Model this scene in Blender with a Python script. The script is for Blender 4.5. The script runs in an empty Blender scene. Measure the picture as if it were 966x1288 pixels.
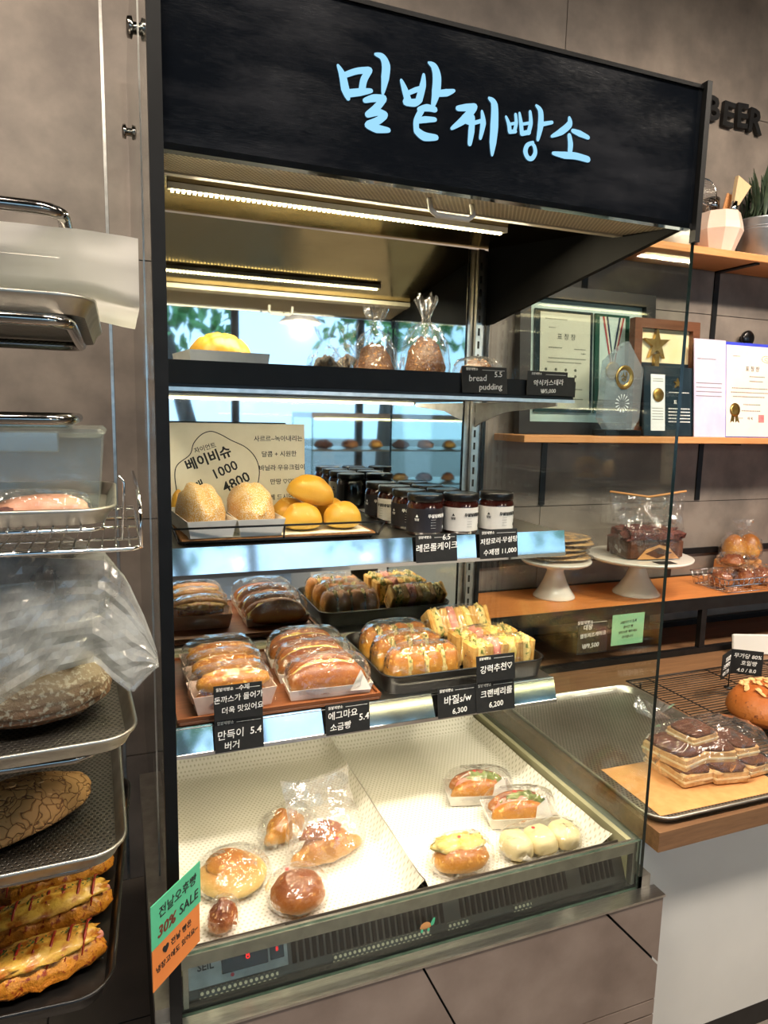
import bpy, bmesh, math, random
from mathutils import Vector, Matrix, noise, Euler

SC = bpy.context.scene
COL = SC.collection
PI = math.pi
R = math.radians

# ------------------------------------------------------------------ camera
def camera():
    f, yaw, pitch, roll = 865.15, .372113, .141787, .0225268
    w = Vector((math.sin(yaw)*math.cos(pitch), math.cos(yaw)*math.cos(pitch), -math.sin(pitch)))
    r0 = Vector((math.cos(yaw), -math.sin(yaw), 0)); u0 = r0.cross(w)
    r = math.cos(roll)*r0 + math.sin(roll)*u0
    u = -math.sin(roll)*r0 + math.cos(roll)*u0
    cd = bpy.data.cameras.new('camera'); cd.sensor_fit = 'VERTICAL'; cd.sensor_height = 36
    cd.lens = f/1288*36; cd.clip_start = .02; cd.clip_end = 100
    o = bpy.data.objects.new('camera', cd); COL.objects.link(o)
    m = Matrix((r, u, -w)).transposed().to_4x4(); m.translation = (0, -1.02, 1.5)
    o.matrix_world = m; SC.camera = o
camera()

# ------------------------------------------------------------------ world, daylight, exposure
SC.view_settings.view_transform = 'Standard'; SC.view_settings.look = 'None'
SC.view_settings.gamma = 1; SC.view_settings.use_curve_mapping = False
SC.view_settings.exposure = 0.68
SC.cycles.transparent_max_bounces = 24
SC.cycles.max_bounces = 10; SC.cycles.glossy_bounces = 6
SC.cycles.sample_clamp_indirect = 6
SC.cycles.caustics_reflective = False; SC.cycles.caustics_refractive = False
wd = bpy.data.worlds.new('world'); SC.world = wd; wd.use_nodes = True
_b = wd.node_tree.nodes['Background']; _b.inputs['Color'].default_value = (.42, .66, 1, 1); _b.inputs['Strength'].default_value = 2.0

def light(name, typ, loc, energy, color, target=None, size=.1, size_y=None, spot=None, blend=.5, portal=False, rot=None):
    l = bpy.data.lights.new(name, typ); l.energy = energy; l.color = color
    if typ == 'AREA':
        l.size = size
        if size_y: l.shape = 'RECTANGLE'; l.size_y = size_y
        if portal: l.cycles.is_portal = True
    elif typ == 'SPOT':
        l.spot_size = R(spot); l.spot_blend = blend; l.shadow_soft_size = size
    else: l.shadow_soft_size = size
    o = bpy.data.objects.new(name, l); COL.objects.link(o); o.location = loc
    if target is not None:
        o.rotation_euler = (Vector(target)-Vector(loc)).to_track_quat('-Z', 'Y').to_euler()
    if rot: o.rotation_euler = rot
    return o
# daylight portal of the shop window behind the camera
light('window_portal', 'AREA', (2.6, -4.93, 1.55), 1, (1, 1, 1), size=8.4, size_y=2.1, portal=True, rot=(R(-90), 0, PI))
WARM = (1, .80, .60)

# ------------------------------------------------------------------ helpers
def lin(h):
    h = h.lstrip('#'); v = [int(h[i:i+2], 16)/255 for i in (0, 2, 4)]
    return tuple((c/12.92 if c <= .04045 else ((c+.055)/1.055)**2.4) for c in v) + (1,)

class NT:
    def __init__(s, name):
        s.m = bpy.data.materials.new(name); s.m.use_nodes = True; s.t = s.m.node_tree; s.t.nodes.clear()
        s.out = s.n('ShaderNodeOutputMaterial')
    def n(s, typ, **kw):
        x = s.t.nodes.new(typ)
        for k, v in kw.items():
            if k == 'i':
                for kk, vv in v.items(): x.inputs[kk].default_value = vv
            else: setattr(x, k, v)
        return x
    def l(s, a, b): s.t.links.new(a, b)
    def math(s, op, a, b=None, clamp=False):
        x = s.n('ShaderNodeMath', operation=op, use_clamp=clamp)
        for i, v in enumerate((a, b)):
            if v is None: continue
            if isinstance(v, (int, float)): x.inputs[i].default_value = v
            else: s.l(v, x.inputs[i])
        return x.outputs[0]
    def mix(s, f, a, b):
        x = s.n('ShaderNodeMix', data_type='RGBA')
        for k, v in ((0, f), (6, a), (7, b)):
            if isinstance(v, (int, float, tuple)): x.inputs[k].default_value = v
            else: s.l(v, x.inputs[k])
        return x.outputs[2]
    def noise(s, scale, detail=4, rough=.55, coord='Object', stretch=None):
        tc = s.n('ShaderNodeTexCoord'); v = tc.outputs[coord]
        if stretch:
            mp = s.n('ShaderNodeMapping'); mp.inputs['Scale'].default_value = stretch; s.l(v, mp.inputs[0]); v = mp.outputs[0]
        x = s.n('ShaderNodeTexNoise', i={'Scale': scale, 'Detail': detail, 'Roughness': rough}); s.l(v, x.inputs['Vector'])
        return x.outputs['Fac']
    def ramp(s, fac, stops):
        x = s.n('ShaderNodeValToRGB'); e = x.color_ramp.elements
        while len(e) < len(stops): e.new(.5)
        for k, (p, c) in enumerate(stops): e[k].position = p; e[k].color = c if isinstance(c, tuple) else lin(c)
        s.l(fac, x.inputs[0]); return x.outputs[0]
    def bump(s, h, strength=.3, dist=.01):
        x = s.n('ShaderNodeBump', i={'Strength': strength, 'Distance': dist}); s.l(h, x.inputs['Height']); return x.outputs[0]
    def done(s, sh): s.l(sh, s.out.inputs[0]); return s.m

MAT = {}
def P(name, c1, c2=None, scale=20, rough=.5, metal=0, bump=0, detail=4, stretch=None, lo=.35, hi=.65, emit=None, es=0, coat=0, spec=.5, rvar=0, coord='Object', sss=0, dist=.004):
    """plain procedural material: two colours mixed by noise"""
    t = NT(name); c2 = c2 or c1
    nz = t.noise(scale, detail, coord=coord, stretch=stretch)
    colr = t.ramp(nz, [(lo, c1), (hi, c2)])
    p = t.n('ShaderNodeBsdfPrincipled', i={'Roughness': rough, 'Metallic': metal, 'Coat Weight': coat, 'Specular IOR Level': spec})
    t.l(colr, p.inputs['Base Color'])
    if bump: t.l(t.bump(nz, bump, dist), p.inputs['Normal'])
    if rvar: t.l(t.math('MULTIPLY_ADD', nz, rvar), p.inputs['Roughness']); p.inputs['Roughness'].links[0].from_node.inputs[2].default_value = rough
    if sss: p.inputs['Subsurface Weight'].default_value = sss; p.inputs['Subsurface Radius'].default_value = (.02, .012, .006)
    if emit: p.inputs['Emission Color'].default_value = lin(emit); p.inputs['Emission Strength'].default_value = es
    MAT[name] = t.done(p.outputs[0]); return MAT[name]

def bread_mat(name, base, mid, top, spot=None, sc=30, rough=.45, bump=.25, hi=.85, coat=0, spot_lo=.6, ssc=3.5):
    """crust: pale foot, golden flank, baked top, with mottling"""
    t = NT(name); tc = t.n('ShaderNodeTexCoord'); sp = t.n('ShaderNodeSeparateXYZ'); t.l(tc.outputs['Generated'], sp.inputs[0])
    nz = t.noise(sc, 5); n2 = t.noise(sc*ssc, 3)
    z = t.math('ADD', sp.outputs[2], t.math('MULTIPLY', t.math('SUBTRACT', nz, .5), .55))
    c = t.ramp(z, [(.08, base), (.42, mid), (hi, top)])
    if spot: c = t.mix(t.ramp(n2, [(spot_lo, (0, 0, 0, 1)), (spot_lo+.08, (1, 1, 1, 1))]), c, lin(spot))
    p = t.n('ShaderNodeBsdfPrincipled', i={'Roughness': rough, 'Coat Weight': coat, 'Coat Roughness': .25}); t.l(c, p.inputs['Base Color'])
    t.l(t.bump(n2, bump, .004), p.inputs['Normal'])
    MAT[name] = t.done(p.outputs[0]); return MAT[name]

def thin_mat(name, tint, haze=0, hazecol='#ffffff', crinkle=0, cs=60, rough=.03, base=.04, gain=1.0, hv=0, cells=0):
    """thin clear sheet: transmission + Schlick reflection + a little white haze"""
    t = NT(name)
    g = t.n('ShaderNodeNewGeometry'); nrm = g.outputs['Normal']
    gl = t.n('ShaderNodeBsdfGlossy', i={'Roughness': rough, 'Color': (1, 1, 1, 1)})
    if crinkle:
        nz = t.noise(cs, 2, .5); b = t.bump(nz, crinkle, .01)
        if cells:      # creased film: every facet leans its own way
            tc = t.n('ShaderNodeTexCoord'); vo = t.n('ShaderNodeTexVoronoi', i={'Scale': cells}); t.l(tc.outputs['Object'], vo.inputs['Vector'])
            ma = t.n('ShaderNodeVectorMath', operation='MULTIPLY_ADD'); t.l(vo.outputs['Color'], ma.inputs[0]); ma.inputs[1].default_value = (.8,)*3; ma.inputs[2].default_value = (-.4,)*3
            ad = t.n('ShaderNodeVectorMath', operation='ADD'); t.l(b, ad.inputs[0]); t.l(ma.outputs[0], ad.inputs[1])
            no = t.n('ShaderNodeVectorMath', operation='NORMALIZE'); t.l(ad.outputs[0], no.inputs[0]); b = no.outputs[0]
        t.l(b, gl.inputs['Normal']); nrm = b
    d = t.n('ShaderNodeVectorMath', operation='DOT_PRODUCT'); t.l(nrm, d.inputs[0]); t.l(g.outputs['Incoming'], d.inputs[1])
    a = t.math('POWER', t.math('SUBTRACT', 1, t.math('ABSOLUTE', d.outputs['Value']), True), 5)
    f = t.math('MULTIPLY_ADD', a, .9*gain); f.node.inputs[2].default_value = base
    tr = t.n('ShaderNodeBsdfTransparent', i={'Color': lin(tint)})
    m = t.n('ShaderNodeMixShader'); t.l(f, m.inputs[0]); t.l(tr.outputs[0], m.inputs[1]); t.l(gl.outputs[0], m.inputs[2])
    sh = m.outputs[0]
    if haze:
        df = t.n('ShaderNodeBsdfDiffuse', i={'Color': lin(hazecol)}); tl = t.n('ShaderNodeBsdfTranslucent', i={'Color': lin(hazecol)})
        ad = t.n('ShaderNodeMixShader'); ad.inputs[0].default_value = .4; t.l(df.outputs[0], ad.inputs[1]); t.l(tl.outputs[0], ad.inputs[2])
        m2 = t.n('ShaderNodeMixShader'); m2.inputs[0].default_value = haze
        if hv: t.l(t.ramp(t.noise(14, 5, .6), [(.35, (haze*.4,)*3+(1,)), (.7, (min(1, haze+hv),)*3+(1,))]), m2.inputs[0])
        t.l(sh, m2.inputs[1]); t.l(ad.outputs[0], m2.inputs[2]); sh = m2.outputs[0]
    MAT[name] = t.done(sh); return MAT[name]

def dots_mat(name, metal_col, hole_col, pitch, rad, metal=1, rough=.4, soft=0, off=(0, 0)):
    """perforated sheet: staggered round holes in the object's own x/y"""
    t = NT(name); tc = t.n('ShaderNodeTexCoord'); sp = t.n('ShaderNodeSeparateXYZ'); t.l(tc.outputs['Object'], sp.inputs[0])
    def cell(ox, oy):
        fx = t.math('SUBTRACT', t.math('FRACT', t.math('ADD', t.math('DIVIDE', sp.outputs[0], pitch), 100+ox)), .5)
        fy = t.math('SUBTRACT', t.math('FRACT', t.math('ADD', t.math('DIVIDE', sp.outputs[1], pitch*1.732), 100+oy)), .5)
        fy = t.math('MULTIPLY', fy, 1.732)
        return t.math('SQRT', t.math('ADD', t.math('MULTIPLY', fx, fx), t.math('MULTIPLY', fy, fy)))
    d = t.math('MINIMUM', cell(0, 0), cell(.5, .5))
    h = t.ramp(d, [(rad-.03-soft, (1, 1, 1, 1)), (rad+.03+soft, (0, 0, 0, 1))])
    nz = t.noise(9, 4)
    c = t.mix(h, t.ramp(nz, [(.3, metal_col[0]), (.7, metal_col[1])]), lin(hole_col))
    p = t.n('ShaderNodeBsdfPrincipled', i={'Roughness': rough}); t.l(c, p.inputs['Base Color'])
    if metal: t.l(t.math('MULTIPLY', t.math('SUBTRACT', 1, h), metal), p.inputs['Metallic'])
    t.l(t.bump(t.math('SUBTRACT', 1, h), .5, .002), p.inputs['Normal'])
    MAT[name] = t.done(p.outputs[0]); return MAT[name]

def wood_mat(name, c1, c2, stretch=(2, 30, 30), scale=3, rough=.45):
    t = NT(name); nz = t.noise(scale, 6, .6, stretch=stretch); n2 = t.noise(scale*6, 3, .5, stretch=stretch)
    c = t.ramp(t.math('ADD', t.math('MULTIPLY', nz, .75), t.math('MULTIPLY', n2, .25)), [(.33, c1), (.66, c2)])
    p = t.n('ShaderNodeBsdfPrincipled', i={'Roughness': rough}); t.l(c, p.inputs['Base Color']); t.l(t.bump(nz, .1, .002), p.inputs['Normal'])
    MAT[name] = t.done(p.outputs[0]); return MAT[name]

def emit_mat(name, col, s):
    t = NT(name); nz = t.noise(4, 1); e = t.n('ShaderNodeEmission', i={'Strength': s})
    c = lin(col); t.l(t.ramp(nz, [(0, tuple(x*.97 for x in c[:3])+(1,)), (1, c)]), e.inputs[0]); MAT[name] = t.done(e.outputs[0]); return MAT[name]

class MB:
    """collects shapes into one mesh"""
    def __init__(s): s.v = []; s.f = []; s.mi = []; s.sm = []
    def add(s, vs, fs, mi=0, smooth=False, M=None):
        o = len(s.v); s.v += [tuple(M @ Vector(v)) if M else tuple(v) for v in vs]
        for f in fs: s.f.append(tuple(o+i for i in f)); s.mi.append(mi); s.sm.append(smooth)
        return s
    def box(s, x0, x1, y0, y1, z0, z1, mi=0, M=None, edge=None):
        vs = [(x, y, z) for x in (x0, x1) for y in (y0, y1) for z in (z0, z1)]
        fs = [(0, 1, 3, 2), (4, 6, 7, 5), (0, 4, 5, 1), (2, 3, 7, 6), (0, 2, 6, 4), (1, 5, 7, 3)]   # -x +x -y +y -z +z
        o = len(s.f); s.add(vs, fs, mi, False, M)
        if edge is not None:
            d = (x1-x0, y1-y0, z1-z0); k = d.index(min(d))
            for q in range(6):
                if q//2 != k: s.mi[o+q] = edge
        return s
    def rbox(s, x0, x1, y0, y1, z0, z1, b=.003, mi=0, M=None):
        """box with chamfered vertical and top edges"""
        ring = lambda i, z: [(x0+i+b, y0+i, z), (x1-i-b, y0+i, z), (x1-i, y0+i+b, z), (x1-i, y1-i-b, z), (x1-i-b, y1-i, z), (x0+i+b, y1-i, z), (x0+i, y1-i-b, z), (x0+i, y0+i+b, z)]
        vs = ring(b, z0)+ring(0, z0+b)+ring(0, z1-b)+ring(b, z1); fs = []
        for k in range(3):
            for j in range(8): fs.append((k*8+j, k*8+(j+1) % 8, (k+1)*8+(j+1) % 8, (k+1)*8+j))
        fs += [tuple(range(7, -1, -1)), tuple(range(24, 32))]
        return s.add(vs, fs, mi, False, M)
    def tube(s, pts, r, n=8, closed=False, mi=0, M=None, cap=True):
        pts = [Vector(p) for p in pts]; N = len(pts); vs = []; fs = []; prev = None
        rr = r if isinstance(r, (list, tuple)) else [r]*N
        for i, p in enumerate(pts):
            a = pts[(i-1) % N] if (closed or i) else p; b = pts[(i+1) % N] if (closed or i < N-1) else p
            d = (b-a).normalized()
            if prev is None: up = Vector((0, 0, 1)) if abs(d.z) < .9 else Vector((1, 0, 0)); prev = d.cross(up).normalized()
            x = (prev - d*prev.dot(d)).normalized(); prev = x; y = d.cross(x)
            for k in range(n):
                t = 2*PI*k/n; vs.append(p + (x*math.cos(t)+y*math.sin(t))*rr[i])
        for i in range(N if closed else N-1):
            j = (i+1) % N
            for k in range(n): fs.append((i*n+k, i*n+(k+1) % n, j*n+(k+1) % n, j*n+k))
        s.add(vs, fs, mi, True, M)
        if cap and not closed:
            o = len(s.v)-len(vs)
            s.f += [tuple(o+k for k in range(n-1, -1, -1)), tuple(o+(N-1)*n+k for k in range(n))]; s.mi += [mi]*2; s.sm += [False]*2
        return s
    def lathe(s, prof, n=24, mi=0, M=None, smooth=True, cap=True):
        vs = []; fs = []
        for r, z in prof:
            for k in range(n): t = 2*PI*k/n; vs.append((r*math.cos(t), r*math.sin(t), z))
        for i in range(len(prof)-1):
            for k in range(n): fs.append((i*n+k, i*n+(k+1) % n, (i+1)*n+(k+1) % n, (i+1)*n+k))
        s.add(vs, fs, mi, smooth, M); o = len(s.v)-len(vs)
        if cap:
            s.f += [tuple(o+k for k in range(n-1, -1, -1)), tuple(o+(len(prof)-1)*n+k for k in range(n))]; s.mi += [mi]*2; s.sm += [False]*2
        return s
    def prism(s, poly, t0, t1, axis='y', mi=0, M=None):
        """polygon (a,b) extruded; axis y: a->x b->z; axis z: a->x b->y; axis x: a->y b->z"""
        def pt(a, b, t): return (a, t, b) if axis == 'y' else (a, b, t) if axis == 'z' else (t, a, b)
        n = len(poly); vs = [pt(a, b, t0) for a, b in poly]+[pt(a, b, t1) for a, b in poly]
        fs = [tuple(range(n)), tuple(range(2*n-1, n-1, -1))]+[((i+1) % n, i, n+i, n+(i+1) % n) for i in range(n)]
        return s.add(vs, fs, mi, False, M)
    def mesh(s, name):
        me = bpy.data.meshes.new(name); me.from_pydata(s.v, [], s.f); me.update()
        me.polygons.foreach_set('material_index', s.mi); me.polygons.foreach_set('use_smooth', s.sm)
        bm = bmesh.new(); bm.from_mesh(me); bmesh.ops.recalc_face_normals(bm, faces=bm.faces); bm.to_mesh(me); bm.free()
        return me
    def build(s, name, mat, parent=None, loc=(0, 0, 0), rot=(0, 0, 0)):
        return link(name, s.mesh(name), mat, parent, loc, rot)

def link(name, me, mat=None, parent=None, loc=(0, 0, 0), rot=(0, 0, 0)):
    if mat is not None and not me.materials:
        for m in (mat if isinstance(mat, (list, tuple)) else [mat]): me.materials.append(MAT[m] if isinstance(m, str) else m)
    o = bpy.data.objects.new(name, me); COL.objects.link(o); o.parent = parent; o.location = loc; o.rotation_euler = rot
    return o
def tag(o, label, cat, group=None, kind=None):
    o['label'] = label; o['category'] = cat
    if group: o['group'] = group
    if kind: o['kind'] = kind
    return o
def thing(name, label, cat, loc=(0, 0, 0), rz=0, group=None, rot=None):
    o = bpy.data.objects.new(name, None); COL.objects.link(o); o.empty_display_size = .03
    o.location = loc; o.rotation_euler = rot or (0, 0, rz); return tag(o, label, cat, group)
def struct(o): o['kind'] = 'structure'; return o
def dup(root, loc, rz=None, label=None, group=None, rot=None):
    r = root.copy(); COL.objects.link(r); r.location = loc
    if rz is not None: r.rotation_euler = (0, 0, rz)
    if rot: r.rotation_euler = rot
    if label: r['label'] = label
    if group: r['group'] = group
    def kids(a, b):
        for ch in list(a.children):
            c = ch.copy(); COL.objects.link(c); c.parent = b; kids(ch, c)
    kids(root, r)
    for pend in [q for q in TEXTS if q[1] == root]: TEXTS.append((pend[0], r)+pend[2:])
    return r

TEXTS = []   # (body, parent, matrix, size, material, thick, bold, shear, name, align)
def text(body, parent, M, size, mat, thick=.0004, bold=0, shear=0, name='lettering', align='CENTER'):
    TEXTS.append((body, parent, M, size, mat, thick, bold, shear, name, align))
def flush_texts():
    made = []; cache = {}
    for q in TEXTS:
        body, parent, M, size, mat, thick, bold, shear, name, align = q
        key = (body, size, thick, bold, shear, align)
        if key not in cache:
            cu = bpy.data.curves.new('t', 'FONT'); cu.body = body; cu.size = size; cu.align_x = align; cu.align_y = 'CENTER'
            cu.extrude = thick; cu.offset = bold*size; cu.shear = shear; cu.resolution_u = 2
            o = bpy.data.objects.new('t', cu); COL.objects.link(o); cache[key] = o; made.append(o)
    dg = bpy.context.evaluated_depsgraph_get(); dg.update()
    ms = {k: bpy.data.meshes.new_from_object(o.evaluated_get(dg)) for k, o in cache.items()}
    for q in TEXTS:
        body, parent, M, size, mat, thick, bold, shear, name, align = q
        me = ms[(body, size, thick, bold, shear, align)]
        if me.materials and me.materials[0] != MAT[mat]: me = me.copy()
        me.materials.clear(); me.materials.append(MAT[mat]); me.name = name
        o = bpy.data.objects.new(name, me); COL.objects.link(o); o.parent = parent; o.matrix_local = M
    for o in made: bpy.data.objects.remove(o)
UP = Matrix.Rotation(R(90), 4, 'X')      # text upright, facing -y
def T(x, y, z): return Matrix.Translation((x, y, z))

# organic shapes ------------------------------------------------------
def blob(L, W, H, seed=0, amp=.06, freq=3, nu=28, nv=14, ex=2.0, foot=.3, fn=None, crisp=0):
    """bun-like solid standing on z=0"""
    vs = []; fs = []
    rnd = Vector((seed*3.17, seed*1.73, seed*.91))
    sgn = lambda a, p: math.copysign(abs(a)**p, a)
    e = 2/ex
    for j in range(nv+1):
        ph = -PI/2+PI*j/nv
        for i in range(nu):
            th = 2*PI*i/nu
            d = Vector((sgn(math.cos(ph), e)*sgn(math.cos(th), e), sgn(math.cos(ph), e)*sgn(math.sin(th), e), sgn(math.sin(ph), e)))
            k = 1+amp*noise.noise(d*freq+rnd)
            if crisp: k += crisp*(abs(noise.noise(d*freq*3.1+rnd))-.2)
            x, y, z = d.x*L/2*k, d.y*W/2*k, d.z*k
            z = z*H*(1-foot) if z > 0 else z*H*foot
            z += H*foot
            if fn: x, y, z = fn(x, y, z, th, ph)
            vs.append((x, y, max(z, 0)))
    for j in range(nv):
        for i in range(nu): fs.append((j*nu+i, j*nu+(i+1) % nu, (j+1)*nu+(i+1) % nu, (j+1)*nu+i))
    return vs, fs
def blob_obj(name, mat, parent, L, W, H, loc=(0, 0, 0), rot=(0, 0, 0), smooth=True, **kw):
    v, f = blob(L, W, H, **kw); return MB().add(v, f, 0, smooth).build(name, mat, parent, loc, rot)
def film(parent, L, W, H, seed=0, loc=(0, 0, 0), rot=(0, 0, 0), name='film_wrapper', mat='film', fins=.03, ex=3.2, crisp=.08):
    """crinkled clear wrapper: pillow plus flat end fins"""
    mb = MB(); v, f = blob(L, W, H, seed=seed, amp=.03, freq=2, nu=40, nv=18, ex=ex, foot=.35, crisp=crisp); mb.add(v, f, 0, False)
    if fins:
        for s in (-1, 1):
            n = 9; vs = []; 
            for k in range(n):
                y = (k/(n-1)-.5)*W*.95
                for q in range(3):
                    z = H*.30+.006*math.sin(k*2.3+seed+q)+(.010*q*math.sin(k*.9+seed))
                    vs.append((s*(L/2*.93+fins*q/2), y*(1+.08*q), max(.002, z)))
            mb.add(vs, [(k*3+q, k*3+q+1, (k+1)*3+q+1, (k+1)*3+q) for k in range(n-1) for q in range(2)], 0, False)
    return mb.build(name, mat, parent, loc, rot)
def bag(parent, rx, ry, h, neck, flare, seed=0, name='clear_bag', mat='film', loc=(0, 0, 0)):
    """bag gathered at a neck with a ruffled open top"""
    prof = [(.75, 0), (1, .12), (1.04, .4), (.9, .7), (.55, .9), (neck, 1.0), (neck*.9, 1.05), (flare*.7, 1.18), (flare, 1.32)]
    n = 32; vs = []; fs = []; rnd = random.Random(seed); ph = rnd.random()*6
    for j, (r, z) in enumerate(prof):
        for k in range(n):
            t = 2*PI*k/n; rf = .03*math.sin(k*2.1+ph+j)+.04*noise.noise(Vector((math.cos(t)*3, math.sin(t)*3, z*4+seed)))
            if j >= 4: rf = .22*math.sin(t*7+ph)*(1 if j != 5 else .3)
            k2 = r*(1+rf); vs.append((rx*k2*math.cos(t), ry*k2*math.sin(t)*(1 if j < 5 else .75), h*z+(.05*h*math.sin(t*5+ph) if j == len(prof)-1 else 0)))
    for j in range(len(prof)-1):
        for k in range(n): fs.append((j*n+k, j*n+(k+1) % n, (j+1)*n+(k+1) % n, (j+1)*n+k))
    fs.append(tuple(range(n-1, -1, -1)))
    return MB().add(vs, fs, 0, False).build(name, mat, parent, loc)
def boat(parent, L, W, h, fl=.012, t=.0012, name='paper_box', mat='paper_white', loc=(0, 0, 0), rz=0):
    """open folded-paper tray with flared sides"""
    o = lambda i, z, q: [(-(L/2+q)+i, -(W/2+q)+i, z), (L/2+q-i, -(W/2+q)+i, z), (L/2+q-i, W/2+q-i, z), (-(L/2+q)+i, W/2+q-i, z)]
    vs = o(0, 0, 0)+o(0, h, fl)+o(t, h, fl)+o(t, t, 0)
    fs = [(3, 2, 1, 0), (12, 13, 14, 15)]
    for k in range(3):
        for j in range(4): fs.append((k*4+j, k*4+(j+1) % 4, (k+1)*4+(j+1) % 4, (k+1)*4+j))
    return MB().add(vs, fs).build(name, mat, parent, loc, (0, 0, rz))
def pan_mesh(x0, x1, y0, y1, z, h, fl=.012, rim=.006, rc=.03, t=.0015, ns=5, floor_mi=1, rim_mi=0):
    """rounded baking pan: flat floor (material 1), flared walls and rolled rim (material 0)"""
    def ring(q, zz):
        pts = []
        for cx, cy, a0 in ((x1-rc, y1-rc, 0), (x0+rc, y1-rc, 90), (x0+rc, y0+rc, 180), (x1-rc, y0+rc, 270)):
            for k in range(ns+1):
                a = R(a0+90*k/ns); pts.append((cx+(rc+q)*math.cos(a), cy+(rc+q)*math.sin(a), zz))
        return pts
    rings = [ring(0, z+t), ring(fl, z+h), ring(fl+rim*.5, z+h+rim*.35), ring(fl+rim, z+h), ring(fl+rim*.7, z+h-rim*.6), ring(fl*.7+t, z+h*.6), ring(t, z)]
    n = len(rings[0]); vs = [p for r in rings for p in r]; mb = MB()
    fs = [(k*n+j, k*n+(j+1) % n, (k+1)*n+(j+1) % n, (k+1)*n+j) for k in range(len(rings)-1) for j in range(n)]
    mb.add(vs, fs, rim_mi, True)
    mb.add(rings[0], [tuple(range(n))], floor_mi); mb.add(rings[-1], [tuple(range(n-1, -1, -1))], floor_mi)
    return mb

# ------------------------------------------------------------------ materials
P('stone', '#68605a', '#8c8279', 6, .55, bump=.12, detail=10, lo=.32, hi=.68)
P('stone_base', '#75655c', '#94847a', 6, .45, bump=.06, detail=10, lo=.32, hi=.68)
P('joint', '#3a3633', '#2e2b29', 30, .8)
P('joint_dark', '#191614', '#242019', 30, .8)
P('floor_tile', '#6d655f', '#80776f', 3, .35, detail=6)
P('ceiling_paint', '#232427', '#2c2d30', 3, .8)
P('side_paint', '#8c857f', '#97908a', 2, .8)
P('steel', '#b9b7b2', '#cfcdc8', 40, .28, metal=1, stretch=(1, 20, 1))
P('steel_dull', '#8f8b86', '#a7a39d', 25, .45, metal=1)
P('chrome', '#dcdcdc', '#eeeeee', 10, .06, metal=1)
P('chrome_dark', '#8e8a86', '#a9a5a0', 10, .12, metal=1)
P('aluminium', '#a9a59c', '#c4c0b6', 18, .38, metal=1)
P('black_metal', '#0f0f10', '#1a1a1b', 30, .4, spec=.4)
P('black_satin', '#0a0a0b', '#131314', 20, .25)
P('black_matte', '#080808', '#0e0e0e', 20, .75, spec=.15)
P('black_soft', '#080808', '#0f0f0f', 20, .5, spec=.25)
P('black_grille', '#4b4640', '#5a544d', 20, .4, metal=.6)
P('black_tray', '#0c0b0b', '#181615', 22, .35)
P('well_liner', '#989576', '#a5a284', 6, .5)
P('cream_plastic', '#cfc6ac', '#dad2ba', 40, .5)
P('white_plastic', '#e2e0da', '#efede8', 20, .4)
P('white_panel', '#d9d8d4', '#e2e1dd', 3, .5)
P('paper_white', '#e6e2da', '#f2eee6', 25, .7, bump=.05)
P('paper_cream', '#dcd5bd', '#e7e1cb', 12, .75)
P('kraft', '#c98f55', '#d69d63', 30, .8, bump=.05)
P('card_black', '#0d0d0e', '#171717', 60, .7)
P('chalk', '#e8e6e0', '#ffffff', 60, .8)
P('ink', '#121212', '#1e1e1e', 50, .7)
P('ink_grey', '#6b655c', '#7a746a', 50, .8)
P('note_green', '#4fb98a', '#5cc498', 8, .7)
P('note_green_pale', '#8ecb9c', '#9cd6a8', 8, .7)
P('note_orange', '#e0813c', '#e98d49', 8, .7)
P('sticker_red', '#d8202c', '#e02833', 20, .4)
P('marker_brown', '#6a2a1c', '#7d3423', 20, .7)
P('ceramic', '#e6e1d8', '#eeeae2', 6, .18, coat=.5)
P('ceramic_pink', '#dcc4b4', '#e6d1c3', 6, .4)
P('zinc', '#a4a8ae', '#bcc0c5', 9, .42, metal=.9)
P('leaf', '#2c3f2e', '#4b5c44', 30, .5)
P('tree_leaf', '#4d8a4a', '#86b868', 12, .6)
P('bark', '#4a4440', '#6a625b', 12, .9, bump=.4, stretch=(1, 1, .2))
P('award_gold', '#b08a45', '#d4ae64', 30, .3, metal=.9)
P('award_board', '#1d2a33', '#27363f', 10, .25)
P('cert_paper', '#f0dfd3', '#f6e8de', 8, .6)
P('cert_white', '#dfe6ea', '#e9eef0', 8, .4)
P('ribbon_red', '#b63340', '#c04450', 30, .7)
P('ribbon_navy', '#1f2c4d', '#2a3859', 30, .7)
P('velvet_green', '#1f4a40', '#28584c', 30, .9)
P('folder_blue', '#3340c8', '#3d4bd6', 10, .5)
P('folder_violet', '#c9c0dd', '#d8d0e6', 10, .6)
P('brush_bristle', '#d8b98c', '#e6cba2', 60, .8, stretch=(40, 40, 1))
P('jam', '#2a0f0a', '#3d1710', 12, .15, coat=.6)
P('lid_black', '#0b0b0c', '#141415', 25, .28)
P('label_white', '#d9d6d0', '#e6e3dd', 20, .6)
P('label_dark', '#16141c', '#201d27', 20, .55)
P('wicker', '#7b4f26', '#a9743d', 60, .7, bump=.4, stretch=(1, 6, 1))
P('lettuce', '#55682c', '#8d9a54', 60, .5, bump=.4)
P('egg_salad', '#dcc27a', '#667430', 70, .5, bump=.4, lo=.50, hi=.60)
P('egg_fill', '#d8b64a', '#ecd88a', 50, .55, bump=.3)
P('ham', '#c9776a', '#de9a86', 40, .5)
P('cream', '#ecd9a8', '#f5e9c4', 15, .4, sss=.1)
P('katsu', '#8a4a18', '#c07a2c', 90, .75, bump=.9, dist=.006)
P('cheese', '#b06216', '#dfae48', 60, .4, bump=.6, lo=.36, hi=.56, coat=.3)
P('ketchup', '#7e1d12', '#a32c1a', 30, .3)
P('herb', '#2f4a1c', '#4c662a', 60, .7)
P('choc_crumb', '#4d2620', '#7a443a', 70, .85, bump=1, dist=.006)
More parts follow.
